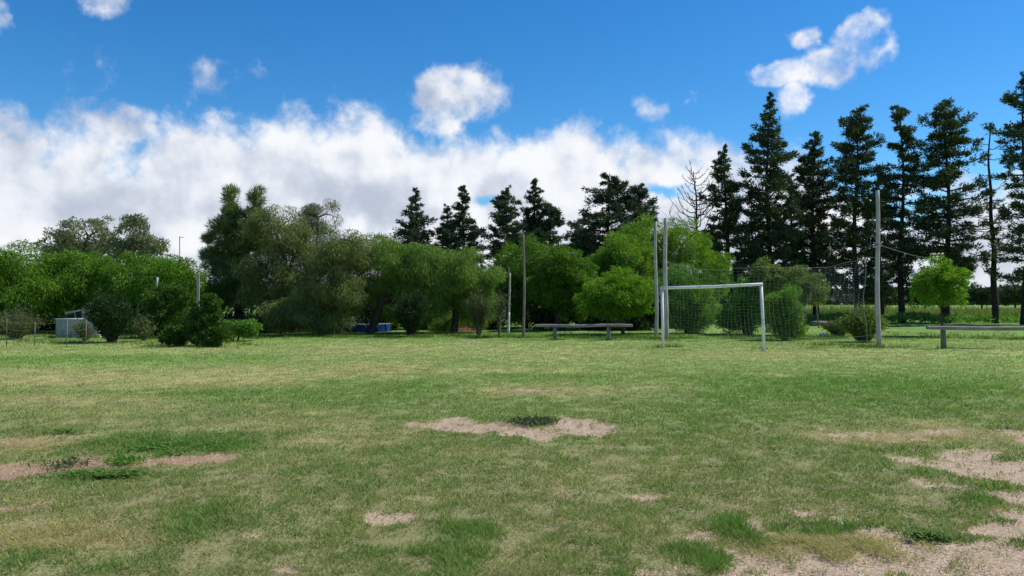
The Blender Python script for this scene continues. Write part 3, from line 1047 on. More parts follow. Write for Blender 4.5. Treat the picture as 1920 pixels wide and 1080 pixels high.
def fan_shrub(name, label, px, py, w_px, h_px, mat, bark, seed, nst=26, nleaf=2600, leaf=(.11, .04), spread=1.0, droop=.15, cover=(.25, 1.0), cat='shrub', group=None, thick=.018, puff=.10, fill=.0):
    """stems rising from one foot like a fan, leaves along them"""
    rng = np.random.default_rng(seed)
    gx, gy = gpt(px, py)
    s = gy / F
    root = empty(name, (gx, gy, 0), label, cat, group)
    w, h = w_px * s, h_px * s
    mb = MB()
    P, D = [], []
    for i in range(nst):
        a = rng.uniform(0, 2 * np.pi)
        r = w * spread * math.sqrt(rng.uniform(0, 1))
        top = np.array([gx + r * math.cos(a), gy + r * math.sin(a) * .9, h * (1.02 - .35 * (r / w) ** 2) * rng.uniform(.72, 1.0)])
        f = np.array([gx + .12 * r * math.cos(a), gy + .12 * r * math.sin(a), -.05])
        pts = []
        for k in range(6):
            u = k / 5
            p = f + (top - f) * np.array([u ** 1.25, u ** 1.25, u ** .9])
            p[2] -= droop * r * max(0, u - .6) ** 2 * 4
            pts.append(Vector(p))
        mb.tube(pts, [thick * (1 - .8 * k / 5) + .003 for k in range(6)], 4, cap=False)
        m = int(nleaf * 1.5 / nst)
        u = rng.uniform(cover[0], cover[1], m)
        ii = np.minimum((u * 5).astype(int), 4)
        A = np.array([tuple(p) for p in pts])
        q = A[ii] + (A[ii + 1] - A[ii]) * (u * 5 - ii)[:, None] + rng.normal(0, puff, (m, 3)) * (.5 + .7 * u)[:, None]
        dv = unit(A[ii + 1] - A[ii]) * .8 + unit(rng.normal(size=(m, 3))) * .7
        P.append(q)
        D.append(dv)
    P, D = np.concatenate(P), np.concatenate(D)
    k = P[:, 2] > .02
    P, D = P[k], D[k]
    sz = rng.uniform(.6, 1.3, len(P))
    leaf_mesh('foliage', P, D, leaf[0] * sz, leaf[1] * sz, M[mat], root, rng)
    mb.build('stem', M[bark], root, True)
    return root


# ---- trees along the far side, from one end to the other
G_LOC = 'feathery locust trees in the tall hedge'
K = dict(lscale=.85)
tree('locust_tree', 'feathery green locust tree at the end of the hedge, cut by the picture edge', 'tree', -60, 33, [(-75, 520, 100, 72), (-20, 570, 80, 70)], 'locust', 'locust', 13000, G_LOC, 101, **K)
tree('locust_tree', 'feathery green locust tree with bright drooping fronds behind the sparse grey shrub', 'tree', 60, 34, [(30, 512, 92, 64, -.8), (85, 560, 75, 62, -.8), (0, 580, 65, 46, 1.2), (50, 600, 70, 36, 1.6)], 'locust', 'locust', 24000, G_LOC, 102, **K)
tree('locust_tree', 'broad green locust tree directly behind the little tin roofed hut', 'tree', 150, 35, [(140, 520, 90, 62, -.8), (130, 570, 60, 42, .6), (190, 570, 60, 46, .8), (150, 605, 70, 34, 1.8)], 'locust', 'locust', 23000, G_LOC, 103, **K)
tree('locust_tree', 'rounded green locust tree below the thin antenna mast, between hut and concrete post', 'tree', 255, 34.5, [(250, 528, 88, 62, -.6), (235, 575, 70, 46, 1.0), (270, 605, 60, 34, 1.8)], 'locust', 'locust', 22000, G_LOC, 104, **K)
tree('locust_tree', 'low green locust tree closing the hedge next to the dark casuarina', 'tree', 330, 33, [(325, 535, 66, 58, -.4), (350, 585, 56, 46, 1.2)], 'locust', 'locust', 14000, G_LOC, 105, **K)
G_KH = 'khaki trees behind the hedge'
tree('khaki_tree', 'wide khaki brown tree showing above the hedge, bigger of the pair', 'tree', 150, 62, [(165, 445, 56, 42), (110, 458, 42, 30), (195, 470, 44, 44), (140, 490, 60, 44)], 'khaki', 'khaki', 7500, G_KH, 111, .22, lscale=.95, dens=1.3, inner=.04, clump=.55)
tree('khaki_tree', 'narrower khaki brown tree above the hedge near the antenna mast', 'tree', 250, 60, [(248, 444, 40, 44), (278, 460, 32, 28), (240, 486, 40, 40)], 'khaki', 'khaki', 5200, G_KH, 112, .2, lscale=.95, dens=1.3, inner=.04, clump=.55)
# casuarina with two pointed tops
tree('casuarina_tree', 'dark blue green casuarina with two pointed tops, tallest tree beside the grey willow', 'tree', 450, 36,
     [(434, 376, 12, 30), (480, 372, 12, 26), (430, 412, 24, 30), (480, 404, 20, 24), (422, 440, 36, 34), (412, 480, 34, 32), (472, 452, 44, 42), (440, 515, 60, 46), (425, 560, 50, 34)], 'casuarina', 'casuarina', 24000, None, 121, .2, 'bark_dark', inner=.08, dens=1.8, clump=.32)
G_WI = 'willows along the far side of the field'
tree('willow_tree', 'tall olive grey willow leaning on the casuarina', 'tree', 530, 34.5, [(518, 440, 66, 62), (552, 480, 64, 68), (500, 520, 66, 64), (545, 560, 64, 64), (530, 605, 70, 30)], 'willow', 'olive', 32000, G_WI, 131, .2)
tree('willow_tree', 'thin loose crowned grey willow with twigs against the cloud', 'tree', 590, 37, [(596, 408, 42, 38), (572, 445, 52, 48), (614, 470, 48, 52)], 'willow', 'greywillow', 7500, G_WI, 132, .14, 'bark_grey', dens=1.4, inner=.02, nlimb=26)
tree('willow_tree', 'olive willow drooping to the ground, in front of the other willows', 'tree', 625, 31.5, [(640, 478, 66, 56), (612, 540, 76, 66), (648, 540, 46, 56), (590, 595, 66, 42), (612, 608, 48, 28), (528, 588, 42, 50, .8)], 'willow', 'olive', 36000, G_WI, 133, .16, zcut=-.9)
tree('willow_tree', 'green willow over the blue pool, with a crooked bare trunk', 'tree', 692, 33, [(720, 488, 70, 54), (775, 500, 62, 56), (795, 550, 46, 52), (705, 535, 58, 42), (762, 575, 52, 40, .9)], 'willow', 'willow', 34000, G_WI, 134, .17)
tree('willow_tree', 'light green rounded willow behind the brown dry shrub', 'tree', 850, 34, [(850, 508, 66, 58, -.5), (895, 532, 46, 56, -.3), (830, 560, 56, 46), (888, 582, 46, 38, .1), (850, 602, 60, 26, 1.8)], 'willow', 'willow', 28000, G_WI, 135, .17)
G_RO = 'round crowned trees behind the posts'
tree('round_tree', 'round green tree directly behind the tall thin brown pole', 'tree', 985, 39, [(985, 494, 70, 56, -.5), (1015, 530, 54, 60), (950, 545, 50, 54), (985, 588, 66, 36, .5)], 'feather', 'round', 22000, G_RO, 141, .17)
tree('round_tree', 'leafy mid green tree behind the long low rail, between pole and mop tree', 'tree', 1045, 36, [(1050, 503, 56, 46, -.5), (1085, 515, 40, 44), (1028, 545, 44, 50), (1056, 572, 46, 40, .2)], 'broad', 'round', 20000, G_RO, 142, .15, lscale=.9)
tree('round_tree', 'bright green dome shaped tree right above the mop headed tree', 'tree', 1160, 38, [(1160, 478, 58, 42), (1128, 505, 46, 40, .5), (1190, 505, 50, 46, .8), (1160, 530, 50, 40, 1.5)], 'feather', 'feather', 27000, G_RO, 143, .18)
tree('shade_foliage', 'added leaf mass coloured as shade behind the mop headed tree and the twin poles', 'shade_foliage', 1145, 37.0, [(1035, 592, 56, 36), (1085, 572, 46, 52), (1128, 566, 50, 54), (1185, 562, 52, 58), (1222, 575, 40, 52), (1150, 605, 90, 24)], 'broad', 'shade_foliage', 20000, None, 146, .1, stems=3, zcut=-.95)  # shade below the overhanging crowns is put into this dark leaf mass
tree('shade_foliage', 'added low leaf mass coloured as shade under the green willows behind the blue pool', 'shade_foliage', 790, 37.6, [(690, 588, 60, 38), (760, 590, 56, 36), (835, 590, 60, 38), (905, 592, 50, 34)], 'broad', 'shade_foliage', 13000, None, 147, .06, stems=3, zcut=-.95)  # dark leaves added to stand for the shade at the willows' base
tree('round_tree', 'largest bright green domed tree, behind the twin poles and the goal', 'tree', 1255, 40, [(1225, 445, 64, 44), (1278, 460, 66, 52), (1305, 512, 68, 64), (1240, 535, 74, 70, .8), (1270, 585, 80, 50, 1.6)], 'feather', 'feather', 32000, G_RO, 144, .22)
tree('mop_tree', 'small mop headed tree with dense drooping umbrella crown beside the long low rail', 'tree', 1168, 32, [(1158, 560, 76, 54), (1126, 582, 36, 20), (1192, 580, 36, 20), (1158, 584, 40, 16)], 'feather', 'mop', 21000, None, 145, .075, zcut=-.12, clump=.17, lscale=.85, dens=3.2, inner=.2)
tree('dark_bush', 'dark leafy bush behind the goal net close to the twin poles', 'bush', 1292, 33.5, [(1290, 570, 48, 60), (1270, 545, 44, 56), (1300, 600, 42, 32)], 'shoot', 'bush', 13000, None, 151, .08, stems=2, lscale=.8, zcut=-.95)
tree('dark_bush', 'dark leafy bush seen through the goal next to the bright post', 'bush', 1400, 32.5, [(1395, 578, 48, 52), (1412, 550, 40, 42), (1380, 605, 44, 26)], 'shoot', 'bush', 13000, None, 152, .08, stems=2, lscale=.8, zcut=-.95)
tree('laurel_bush', 'dense upright green bush standing just beside the goal', 'bush', 1467, 28.2, [(1468, 588, 38, 50), (1464, 570, 32, 38), (1474, 615, 32, 26)], 'shoot', 'bush', 11000, None, 153, .05, stems=3, lscale=.7, zcut=-.95)
tree('olive_tree', 'small loose olive coloured tree with thin leaning trunks behind the net', 'tree', 1512, 32, [(1480, 530, 50, 38), (1522, 545, 36, 34), (1440, 520, 38, 36)], 'broad', 'olive_leaf', 9000, None, 154, .035, lscale=.75, dens=1.6, inner=.04, stems=2, clump=.26)
tree('sapling_tree', 'lime green sapling with round leafy head on a slim trunk', 'tree', 1765, 31, [(1763, 520, 48, 44), (1748, 548, 42, 38), (1782, 546, 40, 38)], 'broad', 'lime', 6000, None, 155, .035, lscale=.85, clump=.22)
tree('round_shrub', 'low rounded dark shrub at the foot of the cypress bush', 'shrub', 325, 24.6, [(325, 632, 28, 22), (336, 628, 20, 20)], 'small', 'cypress', 4500, None, 156, .03, stems=2, zcut=-.95, clump=.12)
tree('cypress_bush', 'dense bright tipped cypress bush in front of the concrete post', 'bush', 388, 24.4, [(386, 615, 40, 38), (392, 585, 26, 32), (396, 566, 14, 20), (376, 628, 34, 26), (404, 628, 32, 26)], 'small', 'cypress', 15000, None, 157, .05, stems=2, zcut=-.95, clump=.14)
tree('low_shrub', 'low scrubby shrub between the cypress bush and the willows', 'shrub', 440, 27.5, [(435, 618, 28, 18), (462, 616, 26, 20)], 'small', 'bush', 4200, None, 158, .03, stems=2, zcut=-.95, clump=.14)
tree('dark_hedge_bush', 'dark green bush under the hedge trees beside the concrete post', 'bush', 300, 29.5, [(305, 575, 42, 48), (292, 608, 40, 30), (328, 562, 28, 40)], 'small', 'cypress', 11000, None, 159, .05, stems=2, zcut=-.95, clump=.2)


def shade_growth():
    """added growth under the trees, its leaves coloured dark to give shade"""
    rng = np.random.default_rng(19)
    P = []
    for x0, x1, y0, y1, hh, n in ((-30, -1.5, 36.5, 41, 1.7, 16000), (-1.5, 10, 40, 45, 1.6, 7000), (-13.5, -7.0, 34.0, 36, .8, 2500), (-45, -2, 60, 70, 3.0, 9000)):
        x = rng.uniform(x0, x1, n)
        y = rng.uniform(y0, y1, n)
        top = hh * (.45 + .9 * fbm(x * .5, y * .5, 3, 12.))
        P.append(np.stack([x, y, top * rng.uniform(0, 1, n) ** .6], 1))
    P = np.concatenate(P)
    n = len(P)
    D = unit(rng.normal(size=(n, 3))) + np.array([0, 0, .5])
    r = bpy.data.objects.new('tmp', None)
    sz = rng.uniform(.6, 1.3, n)
    o = leaf_mesh('shade_growth', P, D, .20 * sz, .08 * sz, M['shade_foliage'], r, rng)  # dark leaf colour stands for the shade beneath the trees
    o.parent = None
    bpy.data.objects.remove(r)
    tag(o, 'added low growth coloured as shade, filling the ground beneath and behind the trees', 'shade_growth', kind='stuff')


shade_growth()


def shade_strip():
    """dark weeds along the foot of the conifer row"""
    rng = np.random.default_rng(23)
    n = 12000
    x = rng.uniform(13, 46, n)
    y = rng.normal(47.2, .7, n)
    top = .75 * np.clip(.2 + 1.2 * (fbm(x * .6, y * .5, 3, 15.) - .2), .1, 1.2)
    P = np.stack([x, y, top * rng.uniform(0, 1, n) ** .6], 1)
    D = unit(rng.normal(size=(n, 3))) + np.array([0, 0, .6])
    r = bpy.data.objects.new('tmp', None)
    sz = rng.uniform(.6, 1.3, n)
    o = leaf_mesh('shade_weeds', P, D, .24 * sz, .08 * sz, M['bush'], r, rng)  # leaves added where the conifers' foot lies in shade
    o.parent = None
    bpy.data.objects.remove(r)
    tag(o, 'added weeds standing in for the shade along the foot of the conifer row', 'shade_growth', kind='stuff')


shade_strip()

fan_shrub('juniper_shrub', 'black green sprawling juniper with spreading branches beside the hut', 210, 643, 46, 96, 'juniper', 'bark_dark', 201, 46, 9000, (.12, .035), puff=.10, thick=.03)
fan_shrub('tamarisk_shrub', 'dark feathery fan shaped shrub in front of the willows by the blue pool', 772, 631, 46, 92, 'juniper', 'bark_dark', 202, 46, 7000, (.13, .03), puff=.07, thick=.022)
fan_shrub('dry_shrub', 'brown twiggy half dead shrub on a patch of bare soil', 898, 629, 30, 88, 'dryleaf', 'twig', 203, 46, 3400, (.09, .03), puff=.08, thick=.020, spread=.9)
fan_shrub('grey_shrub', 'sparse grey twiggy shrub near the wire fence beside the hut', 30, 636, 56, 62, 'dryleaf', 'twig', 204, 40, 3200, (.09, .03), puff=.12, thick=.018)
fan_shrub('arching_shrub', 'green arching shrub behind the tall bare post at the net end', 1618, 641, 40, 68, 'olive_leaf', 'bark', 205, 70, 9000, (.13, .035), droop=.45, puff=.09, thick=.012, cover=(.1, 1))
fan_shrub('twiggy_shrub', 'low dry twiggy shrub with white stones at its foot', 1572, 631, 32, 34, 'dryleaf', 'twig', 206, 40, 2600, (.08, .03), puff=.06, thick=.010, cover=(.1, 1))
fan_shrub('thin_sapling', 'thin leggy sapling with brownish leaves between dry shrub and white pole', 936, 633, 14, 92, 'dryleaf', 'twig', 207, 7, 500, (.10, .05), puff=.12, thick=.018, spread=.9, cover=(.45, 1), cat='tree')
fan_shrub('flower_shrub', 'small pale green shrub under the mop headed tree', 1140, 617, 24, 30, 'olive_leaf', 'bark', 208, 30, 1400, (.10, .04), puff=.08, thick=.01)
fan_shrub('brown_shrub', 'small rusty brown leaved shrub behind the mop tree trunk', 1190, 614, 18, 30, 'brownleaf', 'twig', 209, 24, 800, (.12, .06), puff=.08, thick=.01)
fan_shrub('spindly_shrub', 'spindly pale shrub in front of the tin hut wall', 160, 640, 20, 44, 'dryleaf', 'bark_grey', 210, 16, 700, (.10, .035), puff=.10, thick=.01)
fan_shrub('wispy_shrub', 'wispy shrub between the sprawling juniper and the low rounded shrub', 270, 640, 24, 50, 'dryleaf', 'bark_grey', 211, 18, 900, (.10, .035), puff=.10, thick=.01)

G_CR = 'tall dark conifers in the row'
conifer('dark conifer with slender uneven top beside the bare tree with upswept twigs', 1362, 50, [(275, 3), (300, 14), (330, 24), (380, 36), (430, 40), (480, 46), (560, 44)], 301, group=G_CR, crown_from=562, nb=9)
conifer('very tall dark conifer with slim spire rising next to the uneven topped one', 1442, 49, [(178, 3), (220, 14), (250, 24), (300, 40), (350, 44), (420, 46), (500, 46), (575, 40)], 302, group=G_CR, crown_from=560, nb=10, leaders=((.75, 1.4, 1.6),))
conifer('shorter dense dark conifer squeezed between two taller ones, with single pointed tip', 1527, 50, [(246, 3), (280, 18), (330, 32), (400, 42), (480, 46), (560, 48)], 303, group=G_CR, crown_from=560, nb=10)
conifer('tall dark conifer with broad flattish top behind the net', 1606, 48, [(208, 8), (225, 26), (260, 38), (320, 44), (400, 50), (480, 54), (565, 56)], 304, group=G_CR, crown_from=560, nb=9, gap=.25, leaders=((-.4, .1, .7), (.4, .3, .7)))
conifer('tall open dark conifer with drooping tiers behind the tallest bare post', 1692, 48, [(200, 9), (225, 20), (280, 26), (330, 44), (400, 46), (480, 50), (565, 52)], 305, group=G_CR, crown_from=555, nb=8.5, gap=.3)
conifer('widest dark conifer with several blunt tips, above the lime sapling', 1777, 47, [(196, 10), (225, 38), (270, 46), (340, 56), (400, 66), (470, 74), (545, 66)], 306, group=G_CR, crown_from=550, nb=10, gap=.2, leaders=((-1.1, .5, .9), (.9, .6, .9)), trunk_px=14)
conifer('dark conifer cut by the edge of the view, with long shelf like branches', 1925, 44, [(140, 6), (190, 24), (250, 42), (330, 48), (400, 46), (480, 56), (560, 56)], 307, group=G_CR, crown_from=540, nb=7.5, gap=.3, trunk_px=14)
conifer('thin stunted conifer with bare crooked tip between dead tree and tall spire', 1416, 49, [(400, 10), (430, 22), (470, 30), (520, 30)], 308, group=G_CR, crown_from=520, nb=6, trunk_px=7)
conifer('middling dark conifer filling the gap behind the two tall ones nearest the net', 1487, 55, [(330, 3), (370, 20), (420, 34), (480, 42), (565, 46)], 321, group=G_CR, crown_from=562, nb=8)
conifer('middling dark conifer behind the flat topped one, its tip below the others', 1650, 54, [(330, 4), (370, 20), (420, 32), (480, 40), (570, 44)], 322, group=G_CR, crown_from=562, nb=8)
conifer('low dark conifer behind the domed tree, between the dead tree and uneven topped conifer', 1335, 55, [(420, 4), (440, 16), (480, 30), (560, 38)], 323, group=G_CR, crown_from=562, nb=8)
G_CM = 'conifers showing above the round green trees'
FAR = dict(mat='conifer_far', group=G_CM, leaf=(.30, .09), per=20, cmul=.95, wmul=1.18, nb=9.5)
conifer('evenly pyramidal conifer above the green willows, apart from the others', 778, 70, [(354, 2), (385, 12), (410, 22), (440, 38), (480, 44), (560, 46)], 311, crown_from=560, **FAR)
conifer('small dark conifer leaning close to a taller slender one above the willows', 838, 72, [(386, 3), (405, 10), (430, 17), (470, 22), (560, 26)], 312, crown_from=560, **FAR)
conifer('slender conifer with a smaller one huddled at its side', 868, 70, [(352, 3), (372, 12), (400, 16), (430, 24), (470, 38), (560, 40)], 313, crown_from=560, **FAR)
conifer('stout conifer above the gap between the willows and the brown pole', 951, 68, [(352, 3), (375, 18), (400, 26), (440, 38), (490, 42), (560, 44)], 314, crown_from=560, **FAR)
conifer('slim spired conifer rising just beyond the brown pole top', 1003, 70, [(334, 2), (355, 9), (385, 16), (420, 24), (470, 30), (560, 34)], 315, crown_from=560, **FAR)
conifer('blunt dark conifer grown into the slim spired one beyond the brown pole', 1033, 69, [(384, 10), (410, 24), (440, 32), (480, 44), (560, 46)], 316, crown_from=560, **FAR)
conifer('big broad conifer with layered boughs above the mop headed tree', 1140, 60, [(330, 8), (350, 26), (385, 36), (410, 42), (440, 62), (500, 66), (565, 66)], 317, crown_from=560, trunk_px=12, **FAR)
conifer('ragged conifer merged with the broad layered one, next to the dead tree', 1196, 61, [(348, 5), (365, 18), (395, 28), (430, 34), (500, 44), (565, 46)], 318, crown_from=560, **FAR)
conifer('low dark conifer half hidden behind the round green trees', 1085, 62, [(434, 10), (455, 26), (500, 38), (565, 40)], 319, crown_from=560, **FAR)


def dead_tree(label, px, top_py, Y, trunk_px, nb, reach, z0py, seed, up=.9, twig=5, lean=0.0):
    rng = np.random.default_rng(seed)
    s = Y / F
    bx = at(px, 600, Y)[0]
    root = empty('dead_tree', (bx, Y, 0), label, 'tree')
    H = at(px, top_py, Y)[2]
    z0 = at(px, z0py, Y)[2]
    tr = trunk_px * s / 2
    mb = MB()
    ax = lambda z: Vector((bx + lean * (z / H) ** 2 * H + .16 * math.sin(z * .55 + seed) * (z / H) + .05 * math.sin(z * 1.7), Y + .1 * math.sin(z * .4), z))
    mb.tube([ax(-.1 if i == 0 else H * i / 18) for i in range(19)], [tr * (1 - .95 * i / 18) + .012 for i in range(19)], 8, cap=False)
    mb.build('trunk', M['bark_dark'], root, True)
    for i in range(nb):
        u = ((i + rng.uniform(-.6, 1.6)) / nb)
        u = min(.97, max(0.0, u))
        z = z0 + (H - z0) * u
        a = i * 2.4 + rng.normal(0, .5)
        L = reach * s * (1 - .80 * u) * rng.uniform(.5, 1.25)
        b = MB()
        o = ax(z)
        d = Vector((math.cos(a), math.sin(a), 0))
        lat = Vector((-d.y, d.x, 0))
        w = rng.normal(0, .12 * L)
        upi = up * rng.uniform(.6, 1.3)
        pts = [o + d * (L * k / 7) + lat * w * math.sin(k * .9) * k / 7 + Vector((0, 0, upi * L * (k / 7) ** 1.6 - .10 * L * math.sin(k / 7 * 3.1))) + Vector(rng.normal(0, .015 * L, 3)) for k in range(8)]
        r0 = .012 + .012 * L
        b.tube(pts, [r0 * (1 - .82 * k / 7) + .005 for k in range(8)], 5, cap=False)
        for t in range(twig):
            k = rng.integers(2, 7)
            p = pts[k]
            q = p
            dirn = (pts[min(k + 1, 7)] - pts[k - 1]).normalized() + Vector(rng.normal(0, .55, 3)) + Vector((0, 0, .25 * up))
            ln = L * rng.uniform(.12, .38)
            tp = [p]
            for j in range(3):
                q = q + dirn.normalized() * ln / 3
                dirn += Vector(rng.normal(0, .25, 3)) + Vector((0, 0, .15 * up))
                tp.append(q.copy())
            b.tube(tp, [.011, .009, .007, .005], 4, cap=False)
        b.build('branch', M['bark_dark'], root, True)
    return root


dead_tree('bare dead tree with upswept twigs behind the big domed tree', 1306, 322, 50, 9, 44, 84, 460, 401, .85, 9)
dead_tree('tall bare dead trunk with thin broken branches beside the edge conifer', 1866, 230, 46, 12, 30, 75, 490, 402, .30, 7, lean=-.03)
dead_tree('thin bare crooked stem between two dark conifers', 1414, 352, 48.5, 5, 12, 30, 470, 403, .7, 4)

# ---- low far bushes beyond the pasture
rng = np.random.default_rng(77)
for i, (px, py, rx, ry, Y, lab) in enumerate([
        (1840, 553, 36, 18, 95, 'low far bush beyond the pasture beside the bare dead trunk'),
        (1905, 548, 40, 22, 90, 'larger far bush beyond the pasture under the edge conifer'),
        (1660, 556, 30, 14, 105, 'small far bush beyond the pasture behind the tallest bare post')]):
    tree('far_bush', lab, 'bush', px, Y, [(px, py, rx, ry)], 'khaki', 'farwood', 1800, 'far bushes beyond the pasture', 500 + i, .12, lscale=1.3, zcut=-.95)


def treeline():
    rng = np.random.default_rng(9)
    n = 26000
    x = rng.uniform(-170, 170, n)
    top = 1.2 + 4.2 * fbm(x * .07, x * 0 + 2, 4, 3.)
    z = top * rng.uniform(0, 1, n) ** .7
    y = 165 + rng.normal(0, 4, n)
    P = np.stack([x, y, z], 1)
    r = bpy.data.objects.new('distant_treeline', None)
    v0 = P
    D = unit(rng.normal(size=(n, 3)))
    sd_ = unit(np.cross(D, rng.normal(size=(n, 3))))
    v = np.empty((n, 3, 3))
    v[:, 0] = P - sd_ * .5
    v[:, 1] = P + sd_ * .5
    v[:, 2] = P + D * 1.2
    v[:, :, 2] = np.maximum(v[:, :, 2], .0)
    o = mesh_np('distant_treeline', v.reshape(-1, 3), np.arange(3 * n).reshape(n, 3), M['farwood'], None, {'rnd': ('FLOAT', np.repeat(rng.uniform(0, 1, n), 3))})
    tag(o, 'low far off line of trees along the horizon', 'treeline', kind='stuff')
    bpy.data.objects.remove(r)


treeline()

# ------------------------------------------------------------------ built things


def pole(name, label, px, base_py, top_py, w_px, mat, seed, cat='pole', group=None, lean=0.0, kink=.03, paint=None, top_taper=.75):
    rng = np.random.default_rng(seed)
    gx, gy = gpt(px, base_py)
    s = gy / F
    root = empty(name, (gx, gy, 0), label, cat, group)
    H = at(px, top_py, gy)[2]
    r = w_px * s / 2
    n = 12
    ph = rng.uniform(0, 6)
    ax = lambda z: (gx + lean * z + kink * math.sin(z * 1.1 + ph) - kink * math.sin(ph), gy + kink * .6 * math.sin(z * .9 + ph * 2), z)
    zs = [-.15] + [H * (i + 1) / n for i in range(n)]
    mb = MB()
    rr = [r * (1 - (1 - top_taper) * max(z, 0) / H) * (1 + rng.normal(0, .03)) for z in zs]
    mb.tube([ax(z) for z in zs], rr, 10)
    shaft = mb.build('shaft', M[mat], root, True)
    if paint:
        mb = MB()
        zz = [.0 + paint * i / 5 for i in range(6)]
        mb.tube([ax(z) for z in zz], [r * 1.04] * 6, 10)
        mb.build('painted_base', M['white_pole'], root, True)
    return root, ax, H, r


poleB, axB, HB, rB = pole('net_pole', 'tallest bare grey post, holding the loose end of the net', 1649, 651, 357, 9, 'pole', 1, group='poles that hold the nets', lean=-.012)
poleA, axA, HA, rA = pole('net_pole', 'thicker of the twin poles, standing right behind the goal post', 1250, 636, 409, 9, 'pole', 2, group='poles that hold the nets', lean=.0)
poleC, axC, HC, rC = pole('net_pole', 'slimmer crooked one of the twin poles, standing clear of the goal', 1230, 633, 417, 7, 'pole', 3, group='poles that hold the nets', lean=.012, kink=.05)
poleD, axD, HD, rD = pole('net_pole', 'tall thin brown pole standing alone before the round green tree', 981, 633, 440, 5.5, 'pole_dark', 4, group='poles that hold the nets')
poleE, axE, HE, rE = pole('net_pole', 'shorter pole with white painted foot beside the brown one', 953.5, 626, 512, 4.6, 'pole', 5, group='poles that hold the nets', paint=.95)
mb = MB()
p = Vector(axE(HE))
mb.tube([p + Vector((-.03, 0, -.3)), p + Vector((-.05, 0, .25))], .022, 6)
mb.build('top_rod', M['pole_dark'], poleE, True)
# square concrete post by the hedge
gx, gy = gpt(371, 640)
o = empty('concrete_post', (gx, gy, 0), 'pale concrete post rising behind the cypress bush', 'post')
mb = MB()
mb.box((gx, gy, at(371, 513, gy)[2] / 2 - .05), (.10, .10, at(371, 513, gy)[2] + .1), .3, bev=.012)
mb.build('shaft', M['concrete'], o)
gx, gy = gpt(294, 632)
o = empty('fence_stake', (gx, gy, 0), 'thin pale crooked stake poking out of the hedge', 'stake')
mb = MB()
h = at(294, 520, gy)[2]
mb.tube([(gx, gy, -.1), (gx + .02, gy, h * .5), (gx - .02, gy, h * .9), (gx + .02, gy, h)], [.05, .045, .04, .05], 7)
mb.build('shaft', M['pole'], o, True)
# antenna mast far behind
x, y, z = at(337, 443, 75)
o = empty('antenna_mast', (x, y, 0), 'thin antenna mast far behind the hedge', 'mast')
mb = MB()
mb.tube([(x, y, -.1), (x, y, z)], [.06, .045], 6)
mb.build('shaft', M['wire'], o, True)
mb = MB()
mb.tube([(x - .05, y, z - .12), (x + .45, y, z - .10)], .025, 5)
mb.tube([(x + .25, y - .2, z - .11), (x + .25, y + .2, z - .11)], .02, 5)
mb.build('antenna', M['wire'], o, True)


def goal():
    ax0, ay0 = gpt(1243.5, 653)
    bx0, by0 = gpt(1433, 658)
    h0, h1 = at(1241, 540, ay0)[2], at(1428, 533, by0)[2]
    root = empty('football_goal', ((ax0 + bx0) / 2, (ay0 + by0) / 2, 0), 'white tubular football goal with slightly tilted crossbar', 'goal')
    r = .045
    ta = Vector((at(1241, 540, ay0)[0], ay0, h0))
    tb = Vector((at(1427, 533, by0)[0], by0, h1))
    d = (tb - ta).normalized()
    for foot, top in ((Vector((ax0, ay0, -.15)), ta), (Vector((bx0, by0, -.15)), tb)):
        m = MB()
        m.tube([foot, foot.lerp(top, .5) + Vector((.006, 0, 0)), top + Vector((0, 0, -.045))], r, 14)
        m.build('post', M['white'], root, True)
    m = MB()
    a, b = ta - d * .05, tb + d * .05
    mid = a.lerp(b, .5) + Vector((0, 0, -.02))
    m.tube([a, a.lerp(mid, .5) + Vector((0, 0, .002)), mid, mid.lerp(b, .5) + Vector((0, 0, .002)), b], r * 1.03, 14)
    m.build('crossbar', M['white'], root, True)
    for foot in (Vector((ax0, ay0, 0)), Vector((bx0, by0, 0))):
        m = MB()
        m.tube([foot + Vector((0, 0, -.05)), foot + Vector((0, 0, .025))], .085, 12)
        m.build('footing', M['concrete'], root, True)


goal()


